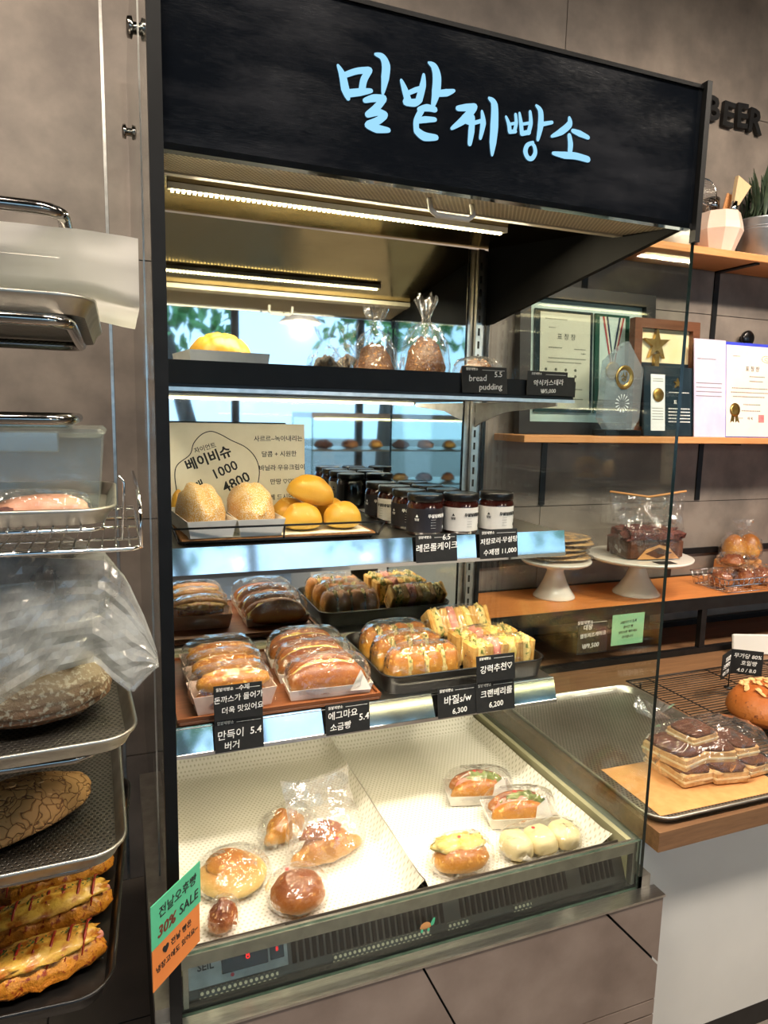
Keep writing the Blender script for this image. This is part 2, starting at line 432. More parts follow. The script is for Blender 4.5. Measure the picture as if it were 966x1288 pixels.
P('cocoa', '#4a2816', '#643a24', 50, .9, bump=.3)
P('sponge', '#c9975e', '#e0bd86', 60, .8, bump=.4)
P('almond', '#d39a5c', '#e8c08a', 30, .6)
P('loaf_dark', '#3a2b24', '#54413a', 30, .6, bump=.3)
P('toast', '#c08a38', '#e0bd78', 30, .7, bump=.3)
P('bread_slab', '#b98a52', '#d9b27c', 30, .7, bump=.3)
bread_mat('bun_gold', '#e0b468', '#cc8c2c', '#a36016', '#dda850', sc=25, coat=.25, spot_lo=.58)
bread_mat('bun_brown', '#cc9646', '#ae661a', '#80400d', '#bd7a2a', sc=25, coat=.3, spot_lo=.6)
bread_mat('bun_yellow', '#dcb85c', '#d9a83c', '#d39a2e', '#e2bd68', sc=22, bump=.15)
bread_mat('bun_floured', '#d9a844', '#d59c3a', '#d7a850', '#e6dac6', sc=30, bump=.2, spot_lo=.5, ssc=16)
bread_mat('melon', '#b98a2c', '#c4942c', '#c99c38', sc=14, bump=.2)
bread_mat('flat_bun', '#e6cf92', '#e2c478', '#c27428', sc=12, hi=.95)
bread_mat('white_roll', '#e0c98a', '#e6d49c', '#ead9a6', sc=10, bump=.08)
bread_mat('pudding', '#6e4516', '#5c350f', '#3c1f08', '#a87430', sc=45, bump=.9)
bread_mat('country', '#8a5430', '#84654a', '#a08e72', '#bfb299', sc=24, bump=.6, spot_lo=.53, ssc=6)
bread_mat('almond_loaf', '#c88f5c', '#cf9a68', '#d6a877', sc=30, bump=.3)
bread_mat('sausage_bun', '#b86a1c', '#c47c22', '#c98a2a', '#8a3410', sc=30, bump=.8, coat=.4, spot_lo=.56)
bread_mat('cranberry_loaf', '#9a5524', '#b4682c', '#a85a24', '#6e3316', sc=22, bump=.4)
bread_mat('pastry', '#c98744', '#a85c26', '#7b3b14', '#e0b070', sc=40, bump=.6)
P('paper_pink', '#dfc3b2', '#e9d2c4', 25, .7, bump=.05)
thin_mat('film_bright', '#ffffff', haze=.09, crinkle=.4, cs=60, rough=.05, base=.14, cells=40)
thin_mat('parchment', '#efece6', haze=.9, hazecol='#f2eee8', rough=.5, base=.02)
P('ham_pastry', '#c98a6a', '#e0ab8a', 30, .5, bump=.3)
P('sticker_pale', '#d9666a', '#e58a8a', 40, .7)
def crack():
    t = NT('almond_crack'); tc = t.n('ShaderNodeTexCoord'); v = t.n('ShaderNodeTexVoronoi', feature='DISTANCE_TO_EDGE', i={'Scale': 52}); nz = t.n('ShaderNodeTexNoise', i={'Scale': 30})
    t.l(tc.outputs['Object'], nz.inputs['Vector']); mx = t.n('ShaderNodeMix', data_type='VECTOR'); mx.inputs[0].default_value = .06; t.l(tc.outputs['Object'], mx.inputs[4]); t.l(nz.outputs['Color'], mx.inputs[5]); t.l(mx.outputs[1], v.inputs['Vector'])
    c = t.ramp(v.outputs['Distance'], [(.0, '#4a2a14'), (.022, '#8a5a30'), (.04, '#b4854e')])
    p = t.n('ShaderNodeBsdfPrincipled', i={'Roughness': .7}); t.l(c, p.inputs['Base Color']); t.l(t.bump(t.ramp(v.outputs['Distance'], [(0, (0, 0, 0, 1)), (.1, (1, 1, 1, 1))]), .6, .004), p.inputs['Normal']); MAT['almond_crack'] = t.done(p.outputs[0])
crack()
thin_mat('glass', '#f1f6f3', base=.05)
thin_mat('film', '#fcfcfc', haze=.02, crinkle=.5, cs=70, rough=.05, base=.08, gain=1.3, cells=38)
thin_mat('bag_milky', '#f4f5f2', haze=.34, hazecol='#eef0ee', crinkle=.6, cs=18, rough=.12, base=.05, hv=.22)
thin_mat('box_plastic', '#eef3f3', haze=.16, hazecol='#dfe8ea', crinkle=0, rough=.1, base=.07)
thin_mat('crystal', '#e6eef2', haze=.22, hazecol='#dfe9f2', crinkle=.2, cs=25, rough=.02, base=.12, gain=1.4)
P('glass_edge', '#0b1512', '#13201c', 12, .15)
P('glass_edge_green', '#2a3a32', '#46564d', 30, .2)
dots_mat('perforated', ('#8f8b82', '#a9a59b'), '#1d1a17', .0095, .27, rough=.4)
dots_mat('perforated_dark', ('#7d7871', '#96918a'), '#15120f', .0085, .28, rough=.42)
dots_mat('honeycomb', ('#c9c0a4', '#d6ceb4'), '#857c62', .008, .34, metal=0, rough=.6)
dots_mat('lined_paper', ('#dedbd0', '#e7e4da'), '#bfbba6', .0098, .20, metal=0, rough=.75, soft=.06)
dots_mat('grille_dots', ('#3b3a37', '#474642'), '#c9c2a8', .009, .30, metal=0, rough=.4)
wood_mat('counter_wood', '#6d4e36', '#8f6a4a')
wood_mat('shelf_wood', '#c98a54', '#dba06a')
wood_mat('table_wood', '#c77a3e', '#d98c4c')
wood_mat('tray_wood', '#6b3a1d', '#87502c')
wood_mat('frame_black', '#0d0c0c', '#171514')
wood_mat('frame_brown', '#54301c', '#6f452b')
emit_mat('sign_light', '#9fdcff', .67)
emit_mat('led', '#ffe9ac', 9)
emit_mat('fill_strip_glow', '#ffe9ac', 2.5)
emit_mat('bulb', '#fff0d0', 12)
emit_mat('red_led', '#ff2a2a', 1.2)
emit_mat('lamp_disc', '#ffe4c0', 14)
emit_mat('fill_panel_glow', '#fff0dc', 4)
def mirror():
    t = NT('mirror'); nz = t.noise(5, 4); g = t.n('ShaderNodeBsdfGlossy', i={'Color': (.80, .84, .84, 1)})
    t.l(t.math('MULTIPLY', nz, .05), g.inputs['Roughness']); MAT['mirror'] = t.done(g.outputs[0])
    t = NT('mirror_warm'); nz = t.noise(5, 4); g = t.n('ShaderNodeBsdfGlossy', i={'Color': (.46, .36, .20, 1)})
    t.l(t.math('MULTIPLY', nz, .3), g.inputs['Roughness']); MAT['mirror_warm'] = t.done(g.outputs[0])
mirror()
def header_glass():
    t = NT('header_glass'); nz = t.noise(3, 6, .65, stretch=(1, 1, 3)); n2 = t.noise(60, 2, stretch=(1, 1, 12))
    p = t.n('ShaderNodeBsdfPrincipled', i={'Specular IOR Level': .6}); t.l(t.ramp(t.math('MULTIPLY', t.noise(5, 8, .7, stretch=(.6, 1, 2.2)), t.noise(1.6, 2)), [(.24, (.003, .004, .006, 1)), (.42, (.022, .023, .027, 1))]), p.inputs['Base Color'])
    t.l(t.ramp(t.math('MULTIPLY', nz, t.math('ADD', n2, .5)), [(.3, (.05,)*3+(1,)), (.75, (.28,)*3+(1,))]), p.inputs['Roughness'])
    MAT['header_glass'] = t.done(p.outputs[0])
header_glass()

# ------------------------------------------------------------------ the room
WY = 1.15                                           # face of the tiled wall behind the case
floor = struct(MB().box(-2.6, 7.2, -5.0, WY+.1, -.1, -.004).build('floor', 'joint'))
ceil_ = struct(MB().box(-2.6, 7.2, -5.0, WY+.1, 3.25, 3.35).build('ceiling', 'ceiling_paint'))
wall = struct(MB().box(-2.6, 7.2, WY+.006, WY+.12, -.1, 3.3).build('wall_back', 'joint'))
def tiles(parent, mat, xs, zs, y, gap=.003, d=.006):
    for i in range(len(xs)-1):
        for j in range(len(zs)-1):
            MB().rbox(xs[i]+gap/2, xs[i+1]-gap/2, zs[j]+gap/2, zs[j+1]-gap/2, -d, .002, .001).build('wall_tile', mat, parent, (0, y+d, 0), (R(90), 0, 0))
def tile_at(parent, mat, x0, x1, z0, z1, y, d=.006, g=.0015):
    m = MB(); b = .0012
    m.box(x0+g, x1-g, y, y+d+.001, z0+g, z1-g); m.build('wall_tile', mat, parent)
xs = [-2.6, -1.475, -.005, 1.475, 2.945, 4.415, 5.885, 7.2]; zs = [0, .42, 1.17, 1.92, 2.67, 3.25]
for i in range(len(xs)-1):
    for j in range(len(zs)-1): tile_at(wall, 'stone', xs[i], xs[i+1], zs[j], zs[j+1], WY)
struct(MB().box(-.009, -.001, WY-.002, WY+.004, 0, 3.25).build('trim_1', 'steel'))
for i in range(13):
    for j in range(8):
        x0 = -2.6+i*.8; y0 = -5+j*.8
        MB().box(x0+.002, min(x0+.798, 7.2), y0+.002, min(y0+.798, WY), -.004, 0).build('floor_tile', 'floor_tile', floor)
struct(MB().box(-2.7, -2.6, -5, WY+.1, -.1, 3.3).build('wall_left', 'side_paint'))
struct(MB().box(7.2, 7.3, -5, WY+.1, -.1, 3.3).build('wall_right', 'side_paint'))
# window wall behind the camera
wf = MB().box(-2.7, -1.6, -5.1, -5, -.1, 3.3).box(6.8, 7.3, -5.1, -5, -.1, 3.3).box(-1.6, 6.8, -5.1, -5, 2.6, 3.3).box(-1.6, 6.8, -5.1, -5, -.1, .5)
struct(wf.build('wall_front', 'ceiling_paint'))
for k in range(6):
    x0 = -1.6+k*1.4; x1 = x0+1.4; f = MB()
    for a in ((x0, x0+.04, .5, 2.6), (x1-.04, x1, .5, 2.6), (x0+.04, x1-.04, .5, .54), (x0+.04, x1-.04, 2.56, 2.6)):
        f.box(a[0], a[1], -5.07, -5.01, a[2], a[3])
    w = struct(f.build('window_%d' % (k+1), 'black_metal'))
    MB().box(x0+.04, x1-.04, -5.045, -5.04, .54, 2.56).build('pane', 'glass', w)
struct(MB().box(-30, 30, -40, -5.12, -.3, -.15).build('pavement', 'stone'))
def tree(x, y, h, lean, seed, label):
    t = thing('street_tree', label, 'tree', (x, y, -.16), 0, 'street trees outside the shop window'); rnd = random.Random(seed)
    MB().tube([(0, 0, 0), (lean*.3, 0, h*.35), (lean*.7, .1, h*.7), (lean, .1, h)], [.16, .13, .1, .05], 10).build('trunk', 'bark', t)
    m = MB()
    for k in range(700):
        a = rnd.random()*2*PI; q = rnd.random()**.5*1.5; c = Vector((lean+q*math.cos(a), q*math.sin(a), h*.62+rnd.random()*h*.6))
        M = Matrix.Translation(c) @ Euler((rnd.random()*6, rnd.random()*6, rnd.random()*6)).to_matrix().to_4x4(); s = .09+.1*rnd.random()
        m.add([(-s, 0, 0), (0, -s*.5, .02), (s, 0, 0), (0, s*.5, .02)], [(0, 1, 2, 3)], 0, False, M)
    m.build('foliage', 'tree_leaf', t)['kind'] = 'stuff'
tree(1.3, -8.5, 4.2, -.9, 1, 'leaning street tree nearest the shop window')
tree(4.6, -9.5, 4.6, .2, 2, 'straight street tree beyond the pavement')
tree(8.2, -9, 4.4, .5, 3, 'street tree at the far end of the shop window')
tree(12.8, -9.5, 4.4, -.5, 5, 'street tree past the far end of the shop window')
tree(-3.2, -10, 4.6, .3, 4, 'thin street tree set far back from the shop window')
# lamps of the room, and added ceiling panels that brighten it
def pendant(x, y, z, label):
    t = thing('pendant_lamp', label, 'lamp', (x, y, z))
    MB().tube([(0, 0, .2), (0, 0, 3.25-z)], .006, 6).build('cord', 'black_metal', t)
    MB().lathe([(.17, 0), (.165, .004), (.05, .10), (.03, .2), (.028, .2), (.045, .095), (.16, 0)], 24, cap=False).build('shade', 'white_plastic', t)
    MB().lathe([(.005, -.05), (.04, -.035), (.05, 0), (.03, .05)], 16).build('bulb', 'bulb', t)
    l = light('pendant_light', 'POINT', (0, 0, -.03), 25, WARM, size=.06); l.parent = t
pendant(1.39, -3.0, 2.2, 'white cone pendant lamp hanging in front of the shop window')
pendant(3.1, -3.0, 2.2, 'white cone pendant lamp hanging above the pastry fridge')
def spot(x, y, target, energy, label, ang=75):
    t = thing('ceiling_spotlight', label, 'lamp', (x, y, 3.25), 0, 'ceiling spotlights')
    MB().lathe([(.03, -.02), (.03, 0)], 12).build('mount', 'black_metal', t)
    d = (Vector(target)-Vector((x, y, 3.12))).normalized(); M = T(0, 0, -.13) @ d.to_track_quat('-Z', 'Y').to_matrix().to_4x4()
    MB().tube([(0, 0, -.01), (0, 0, -.1)], .008, 8).build('stem', 'black_metal', t)
    MB().lathe([(.045, -.07), (.05, .06), (.02, .075)], 16, M=M).build('can', 'black_metal', t)
    MB().lathe([(.04, -.072), (.04, -.0705)], 16, M=M).build('lens', 'lamp_disc', t)
    l = light('spot_light', 'SPOT', M @ Vector((0, 0, -.09)), energy, WARM, size=.05, spot=ang, blend=.6)
    l.rotation_euler = d.to_track_quat('-Z', 'Y').to_euler(); l.parent = t
def fill_panel(x, y, lab, energy=38):  # added fill panel, out of view, lifts the room's overall brightness
    t = thing('ceiling_fill_panel', lab, 'lamp', (x, y, 3.25), 0, 'flat ceiling panel lamps')
    MB().rbox(-.60, .60, -.15, .15, -.03, 0, .004).build('housing', 'white_plastic', t); MB().box(-.58, .58, -.13, .13, -.032, -.0305).build('diffuser', 'fill_panel_glow', t)
    l = light('panel_fill_light', 'AREA', (0, 0, -.036), energy, (1, .88, .74), size=1.16, size_y=.26); l.parent = t
fill_panel(-.75, -.85, 'flat white ceiling lamp above the bread rack')
fill_panel(.85, -.85, 'flat white ceiling lamp in front of the display fridge', 30)
fill_panel(2.45, -.75, 'flat white ceiling lamp above the wooden counter')
spot(-.75, -.3, (-.35, 1.1, 2.1), 45, 'black ceiling spotlight aimed at the wall above the bread rack', 100)
spot(1.9, -.3, (2.0, 1.1, 1.6), 42, 'black ceiling spotlight aimed at the framed awards', 90)
spot(2.5, -.5, (1.8, .5, .8), 60, 'black ceiling spotlight aimed at the wooden counter', 85)


# ------------------------------------------------------------------ refrigerated display case
XL, XR, YB = .064, .985, .73          # inner faces of the side glass, mirror plane
case = thing('display_case', 'tall open-front bakery display fridge with black illuminated sign and stone-tiled base', 'display case', (0, 0, 0))
def cp(mb, name, mat, parent=case, **k): return mb.build(name, mat, parent, **k)
cp(MB().box(.035, 1.02, -.018, .76, .06, .50).box(.06, 1.0, .02, .74, 0, .06), 'base_body', 'joint_dark')
def stone(poly): cp(MB().prism(poly, -.032, -.02, 'y'), 'stone_panel', 'stone_base')
g = .0022; XB0, XB1, ZT = .035, 1.022, .528
stone([(XB0, .295), (.597-g, .295), (.4795-g, ZT), (XB0, ZT)])
stone([(.597+g, .295), (1.022, .295), (1.022, .375-g), (.877-g, ZT), (.4795+g, ZT)])
stone([(XB1, .375+2*g), (XB1, ZT), (.877+g*2, ZT)])
stone([(XB0, .259), (XB1, .259), (XB1, .292), (XB0, .292)])
stone([(XB0, .06), (XB1, .06), (XB1, .255), (XB0, .255)])
cp(MB().box(.03, 1.026, -.034, .0, .529, .534), 'base_trim', 'steel')
# well
cp(MB().box(.066, .98, .055, .735, .56, .57).box(.064, .072, .024, .735, .5, .628).box(.972, .984, .024, .735, .5, .628).box(.066, .98, .722, .735, .5, .885), 'well_liner', 'well_liner')
cp(MB().box(.03, .064, -.0, .76, .5, .56), 'base_side', 'steel_dull')
cp(MB().box(.985, 1.015, 0, .76, .5, .56), 'base_side', 'steel_dull')
# low front glass with its rails
fg = cp(MB().box(.070, .982, .0, .006, .534, .643, edge=1), 'front_glass', ['glass', 'glass_edge_green'])
cp(MB().box(.070, .982, .008, .022, .612, .634), 'top_rail', 'steel', fg)
cp(MB().box(.070, .982, .008, .020, .534, .540), 'bottom_rail', 'black_satin', fg)
for x in (.074, .972): cp(MB().box(x, x+.008, .008, .022, .54, .612), 'rail_end', 'steel', fg)
# air intake grille behind the low glass (leans back)
gr = cp(MB().box(.078, .978, -.004, 0, 0, .082, 0), 'intake_grille', 'black_grille', case, loc=(0, .026, .535), rot=(R(-24), 0, 0))
for k in range(24): cp(MB().rbox(-.0042, .0042, 0, .060, -.006, .002, .0015), 'grille_slot', 'black_matte', gr, loc=(.262+k*.0124, -.004, .016), rot=(R(90), 0, 0))
for k in range(20): cp(MB().rbox(-.0042, .0042, 0, .060, -.006, .002, .0015), 'grille_slot', 'black_matte', gr, loc=(.590+k*.0124, -.004, .016), rot=(R(90), 0, 0))
for k in range(7): cp(MB().rbox(-.0042, .0042, 0, .060, -.006, .002, .0015), 'grille_slot', 'black_matte', gr, loc=(.868+k*.0124, -.004, .016), rot=(R(90), 0, 0))
for a, b in ((.10, .232), (.33, .52), (.556, .60), (.70, .74)):
    cp(MB().box(0, b-a, 0, .013, -.001, .001), 'perforated_strip', 'grille_dots', gr, loc=(a, -.0055, .001), rot=(R(90), 0, 0))
ct = cp(MB().box(.084, .250, -.008, -.004, .018, .080), 'control_panel', 'steel_dull', gr)
cp(MB().rbox(.138, .216, .030, .066, 0, .002, .001), 'readout', 'black_satin', ct, loc=(0, -.008, 0), rot=(R(90), 0, 0))
cp(MB().rbox(.220, .244, .032, .070, 0, .002, .001), 'switch', 'black_satin', ct, loc=(0, -.008, 0), rot=(R(90), 0, 0))
text('SEIL', ct, T(.112, -.0085, .048) @ UP, .016, 'ink', bold=.02)
text('8', ct, T(.182, -.0105, .049) @ UP, .017, 'red_led')
text('8', ct, T(.232, -.0105, .047) @ UP, .010, 'red_led')
MB().lathe([(.003, 0), (.003, .001)], 12).build('indicator_sticker', 'sticker_red', ct, (.155, -.008, .026), (R(90), 0, 0))
# chrome tube lying on the grille
cp(MB().tube([(.55, .048, .600), (.556, .044, .606), (.68, .042, .604), (.80, .042, .600), (.812, .05, .598)], .0065, 10), 'guard_tube', 'chrome_dark')
# side glass
lg = cp(MB().box(.056, .064, .0, 1.12, .50, 2.40, edge=1), 'side_glass', ['glass', 'glass_edge'])
cp(MB().box(.052, .070, -.012, .006, .40, 2.40), 'edge_strip', 'black_soft', lg)
cp(MB().box(.0545, .056, .330, .336, .5, 2.40), 'edge_line', 'steel', lg)
rg = cp(MB().box(.985, .993, .0, .735, .52, 2.085, edge=1), 'side_glass', ['glass', 'glass_edge'])
cp(MB().box(.984, .995, -.010, .004, 1.82, 2.09), 'edge_strip', 'black_soft', rg)
for y, z in ((.38, 2.165), (1.02, 2.215)):
    s = cp(MB().lathe([(.010, -.018), (.017, -.016), (.018, -.008), (.010, -.006), (.010, .014), (.018, .016), (.017, .024), (.010, .026)], 18), 'glass_clamp', 'chrome_dark', lg, loc=(.056, y, z), rot=(0, R(90), 0))
# sign box
sg = cp(MB().box(.066, .983, .0, .012, 1.852, 2.078), 'sign_panel', 'header_glass')
cp(MB().box(.066, .983, .014, .72, 2.06, 2.078).box(.066, .983, .014, .03, 1.89, 2.06), 'sign_box', 'black_satin', case)
cp(MB().box(.066, .983, -.003, .012, 2.0785, 2.085), 'top_trim', 'black_satin', sg)
cp(MB().box(.066, .983, -.002, .014, 1.843, 1.852), 'bottom_trim', 'chrome', sg)
cp(MB().prism([(.014, 1.848), (.70, 1.752), (.725, 1.752), (.725, 2.06), (.014, 2.06)], .972, .984, 'x'), 'side_panel', 'black_matte', case)
cp(MB().prism([(.014, 1.848), (.70, 1.752), (.725, 1.752), (.725, 2.06), (.014, 2.06)], .065, .070, 'x'), 'side_panel', 'black_matte', case)
STROKES = [[(3117,19908,21),(3185,19791,55),(3230,19613,64),(3274,19500,34)],[(3236,19808,39),(3404,19888,43),(3584,19932,48)],[(3597,19935,44),(3513,19795,52),(3486,19658,52)],[(3261,19562,56),(3452,19614,52),(3624,19663,31)],[(3683,20165,22),(3788,20148,49),(3848,20046,67),(3839,19873,62),(3808,19658,22)],[(3532,19514,35),(3670,19569,53),(3823,19595,49)],[(3823,19584,49),(3716,19450,53),(3579,19331,44)],[(3579,19331,44),(3740,19389,49),(3851,19376,45)],[(3842,19356,49),(3742,19274,53),(3590,19199,49)],[(3582,19186,49),(3723,19162,62),(3909,19169,36)],
[(4096,19889,23),(4153,19776,50),(4212,19631,60)],[(4455,20032,23),(4446,19886,51),(4393,19682,56)],[(4200,19726,32),(4334,19800,37),(4447,19848,33)],[(4181,19606,55),(4317,19618,55),(4407,19673,42)],[(4532,20213,19),(4621,20172,56),(4672,20044,71),(4666,19828,71),(4618,19614,28)],[(4695,19813,47),(4844,19851,52),(4966,19900,24)],[(4398,19538,37),(4526,19583,52),(4656,19581,43)],[(4435,19532,47),(4357,19374,46),(4362,19225,46)],[(4371,19376,42),(4508,19414,47),(4662,19439,33)],[(4375,19227,56),(4493,19174,66),(4689,19188,43)],
[(5042,19662,39),(5186,19698,54),(5330,19735,49)],[(5321,19721,54),(5169,19534,64),(4949,19358,24)],[(5298,19576,44),(5288,19371,54),(5267,19184,35)],[(5170,19506,39),(5268,19490,39)],[(5331,19500,30),(5467,19554,30)],[(5460,19692,20),(5488,19525,50),(5450,19294,25)],[(5579,19899,25),(5673,19821,60),(5688,19517,71),(5676,19267,61),(5670,19079,20)],
[(5892,19682,20),(5949,19579,36),(5970,19479,36)],[(6063,19743,26),(6080,19621,31),(6056,19492,31)],[(5964,19582,23),(6090,19623,23)],[(5970,19470,31),(6072,19495,31)],[(6133,19775,21),(6167,19635,36),(6191,19493,37)],[(6327,19828,26),(6348,19664,37),(6315,19512,37)],[(6178,19616,23),(6337,19663,24)],[(6192,19480,37),(6325,19522,37)],[(6436,19939,21),(6520,19861,48),(6533,19652,53),(6494,19434,27)],[(6548,19676,37),(6747,19737,27)],[(6407,19379,26),(6306,19321,37),(6275,19223,42),(6327,19137,37),(6406,19140,37),(6459,19233,37),(6431,19331,32),(6366,19364,21)],
[(7075,19859,27),(7082,19762,55),(6938,19631,55),(6755,19526,22)],[(7154,19674,33),(7295,19653,50),(7465,19619,34)],[(7094,19591,39),(7125,19467,50),(7123,19349,44)],[(6799,19275,27),(7017,19277,55),(7237,19296,56),(7486,19280,51)]]
def brush(strokes):
    """brush lettering: swept strokes with swelling width and round ends"""
    m = MB()
    for st in strokes:
        p = [Vector((a*1e-4, b*1e-4)) for a, b, w in st]; w = [q[2]*1e-4 for q in st]; n = len(p)
        pts = []; ws = []
        for i in range(n-1):
            p0, p1, p2, p3 = p[max(i-1, 0)], p[i], p[i+1], p[min(i+2, n-1)]
            for k in range(8 if i < n-2 else 9):
                t = k/8; pts.append(.5*((2*p1)+(p2-p0)*t+(2*p0-5*p1+4*p2-p3)*t*t+(3*p1-p0-3*p2+p3)*t**3)); ws.append(w[i]*(1-t)+w[i+1]*t)
        L = []; Rr = []
        for i, q in enumerate(pts):
            d = (pts[min(i+1, len(pts)-1)]-pts[max(i-1, 0)]).normalized(); nn = Vector((-d.y, d.x)); L.append(q+nn*ws[i]); Rr.append(q-nn*ws[i])
        d0 = (pts[1]-pts[0]).normalized(); d1 = (pts[-1]-pts[-2]).normalized()
        def capp(c, a, wd):   # half circle from angle a
            return [c+Vector((math.cos(a+t), math.sin(a+t)))*wd for t in (PI/4, PI/2, 3*PI/4)]
        a1 = math.atan2(d1.y, d1.x)-PI/2; a0 = math.atan2(d0.y, d0.x)+PI/2
        poly = Rr+capp(pts[-1], a1, ws[-1])+L[::-1]+capp(pts[0], a0, ws[0])
        # strip mesh so that bends stay clean
        vs = [(q.x, -.0015, q.y) for pr in zip(L, Rr) for q in pr]
        m.add(vs, [(2*i, 2*i+1, 2*i+3, 2*i+2) for i in range(len(pts)-1)])
        for c, a, wd, e0, e1 in ((pts[-1], a1, ws[-1], Rr[-1], L[-1]), (pts[0], a0, ws[0], L[0], Rr[0])):
            q = [e0]+capp(c, a, wd)+[e1]; m.add([(z.x, -.0015, z.y) for z in q], [tuple(range(len(q)))])
    return m
cp(brush(STROKES), 'sign_lettering', 'sign_light', sg)
# canopy underside: air outlet, curtain bar with handle, mirrored ceiling, light strip
cp(MB().prism([(.016, 1.850), (.165, 1.868), (.165, 1.875), (.016, 1.857)], .072, .970, 'x'), 'air_outlet', 'honeycomb')
cp(MB().prism([(.170, 1.866), (.20, 1.871), (.20, 1.884), (.170, 1.880)], .072, .970, 'x'), 'curtain_bar', 'cream_plastic')
cp(MB().tube([(.500, .085, 1.858), (.500, .078, 1.838), (.510, .076, 1.830), (.570, .076, 1.830), (.580, .078, 1.838), (.580, .085, 1.858)], .0045, 8), 'curtain_handle', 'white_plastic')
cp(MB().prism([(.20, 1.886), (.725, 1.955), (.725, 1.962), (.20, 1.893)], .072, .970, 'x'), 'ceiling_panel', 'mirror_warm')
led = cp(MB().prism([(.335, 1.892), (.36, 1.895), (.36, 1.906), (.335, 1.903)], .10, .80, 'x'), 'light_strip', 'white_plastic')
m = MB()
for k in range(70): m.box(.106+k*.00985, .111+k*.00985, .343, .352, 1.8895, 1.894)
cp(m, 'light_diodes', 'led', led)
LEDC = (1, .86, .58)
l = light('strip_light', 'AREA', (.5, .345, 1.884), 6.5, LEDC, size=.70, size_y=.012, rot=(R(-12), 0, 0)); l.parent = case
# mirror back, rear corner posts
cp(MB().box(.066, .915, YB, YB+.004, .885, 1.952), 'back_mirror', 'mirror')
cp(MB().box(.915, .984, YB+.002, YB+.012, .885, 1.952), 'back_panel', 'steel')
cp(MB().box(.915, .919, YB-.003, YB+.002, .885, 1.95).box(.976, .984, YB-.008, YB+.004, .60, 1.95), 'corner_strip', 'black_satin')
for x in (.078, .938):
    st = cp(MB().box(x, x+.018, YB-.016, YB-.003, .72, 1.95), 'shelf_standard', 'steel')
    m = MB()
    for k in range(34): m.box(x+.006, x+.012, YB-.0168, YB-.015, .74+k*.035, .76+k*.035)
    cp(m, 'slots', 'joint_dark', st)
# shelves
def bracket(parent, x, z):
    cp(MB().prism([(.33, z-.006), (.715, z-.006), (.715, z-.075), (.68, z-.06), (.55, z-.03), (.33, z-.016)], x, x+.004, 'x'), 'bracket', 'steel_dull', parent)
s1 = cp(MB().box(.082, .962, .29, .70, 1.540, 1.548), 'shelf', 'black_metal')
cp(MB().box(.082, .70, .284, .291, 1.546, 1.588), 'front_lip', 'black_soft', s1); cp(MB().box(.705, .962, .284, .291, 1.546, 1.580), 'front_lip', 'black_soft', s1)
cp(MB().box(.082, .962, .283, .292, 1.533, 1.540), 'front_edge', 'steel', s1)
for x in (.085, .945): bracket(s1, x, 1.542)
for zt, tl in ((1.240, -10), (.884, -19)):
    s = cp(MB().box(.082, .962, .30, .70, zt-.010, zt-.002), 'shelf', 'steel')
    cp(MB().box(.082, .962, -.0015, .0015, 0, .052), 'price_rail', 'chrome', s, loc=(0, .286, zt-.049), rot=(R(tl), 0, 0))
    cp(MB().box(.082, .962, .283, .292, zt-.056, zt-.048), 'rail_foot', 'chrome', s)
    for x in (.085, .945): bracket(s, x, zt-.006)

# added fill strips hidden behind the shelf fronts, brighten the goods below
for z, e in ((1.5335, 1.6), (1.226, 3.4), (.866, 1.5)):
    b = cp(MB().box(.10, .94, .312, .326, z+.0012, z+.006), 'shelf_fill_strip', 'fill_strip_glow')
    l = light('shelf_fill_light', 'AREA', (.52, .319, z+.0006), e, LEDC, size=.84, size_y=.012, rot=(R(10), 0, 0)); l.parent = case

# ------------------------------------------------------------------ trays in the well
def well_tray(x0, x1, label, y1=.700):
    t = thing('baking_tray', label, 'tray', ((x0+x1)/2, .38, .571), 0, 'baking trays in the fridge well'); w = (x1-x0)/2
    pan_mesh(-w+.014, w-.014, -.305, .325, 0, .026, .010, .004, .014).build('pan', ['aluminium', 'perforated'], t)
    return t
well_tray(.074, .520, 'aluminium baking tray under the wax paper with the salt breads')
well_tray(.524, .970, 'aluminium baking tray under the wax paper with the wrapped sandwiches')
def wax_paper(x0, x1, y0, y1, z, label, seed):
    """sheet lying in a tray with its edges turned up the walls"""
    nx, ny = 26, 34; vs = []; rnd = random.Random(seed)
    for j in range(ny):
        for i in range(nx):
            u = i/(nx-1); v = j/(ny-1); x = x0+u*(x1-x0); y = y0+v*(y1-y0)
            e = min(u*(x1-x0), (1-u)*(x1-x0)); f = (1-v)*(y1-y0); g0 = v*(y1-y0)
            h = max(0, .020-e)/.020*.040+max(0, .03-f)/.03*.035+max(0, .02-g0)/.02*.006
            h = min(h, .046)+.003*max(0, noise.noise(Vector((x*9, y*9, seed))))*(1 if h > .004 else .35)
            vs.append((x, y-(.018*(1-g0/.03)*(1-e/.012) if e < .012 and g0 < .03 else 0), z+h))
    m = MB().add(vs, [(j*nx+i, j*nx+i+1, (j+1)*nx+i+1, (j+1)*nx+i) for j in range(ny-1) for i in range(nx-1)], 0, True)
    return tag(m.build('wax_paper', 'lined_paper'), label, 'paper', 'wax paper sheets in the fridge well')
wax_paper(.080, .5222, .080, .700, .577, 'white wax paper sheet lining the tray with salt breads', 1)
wax_paper(.5232, .962, .080, .712, .577, 'white wax paper sheet lining the tray with wrapped sandwiches', 2)

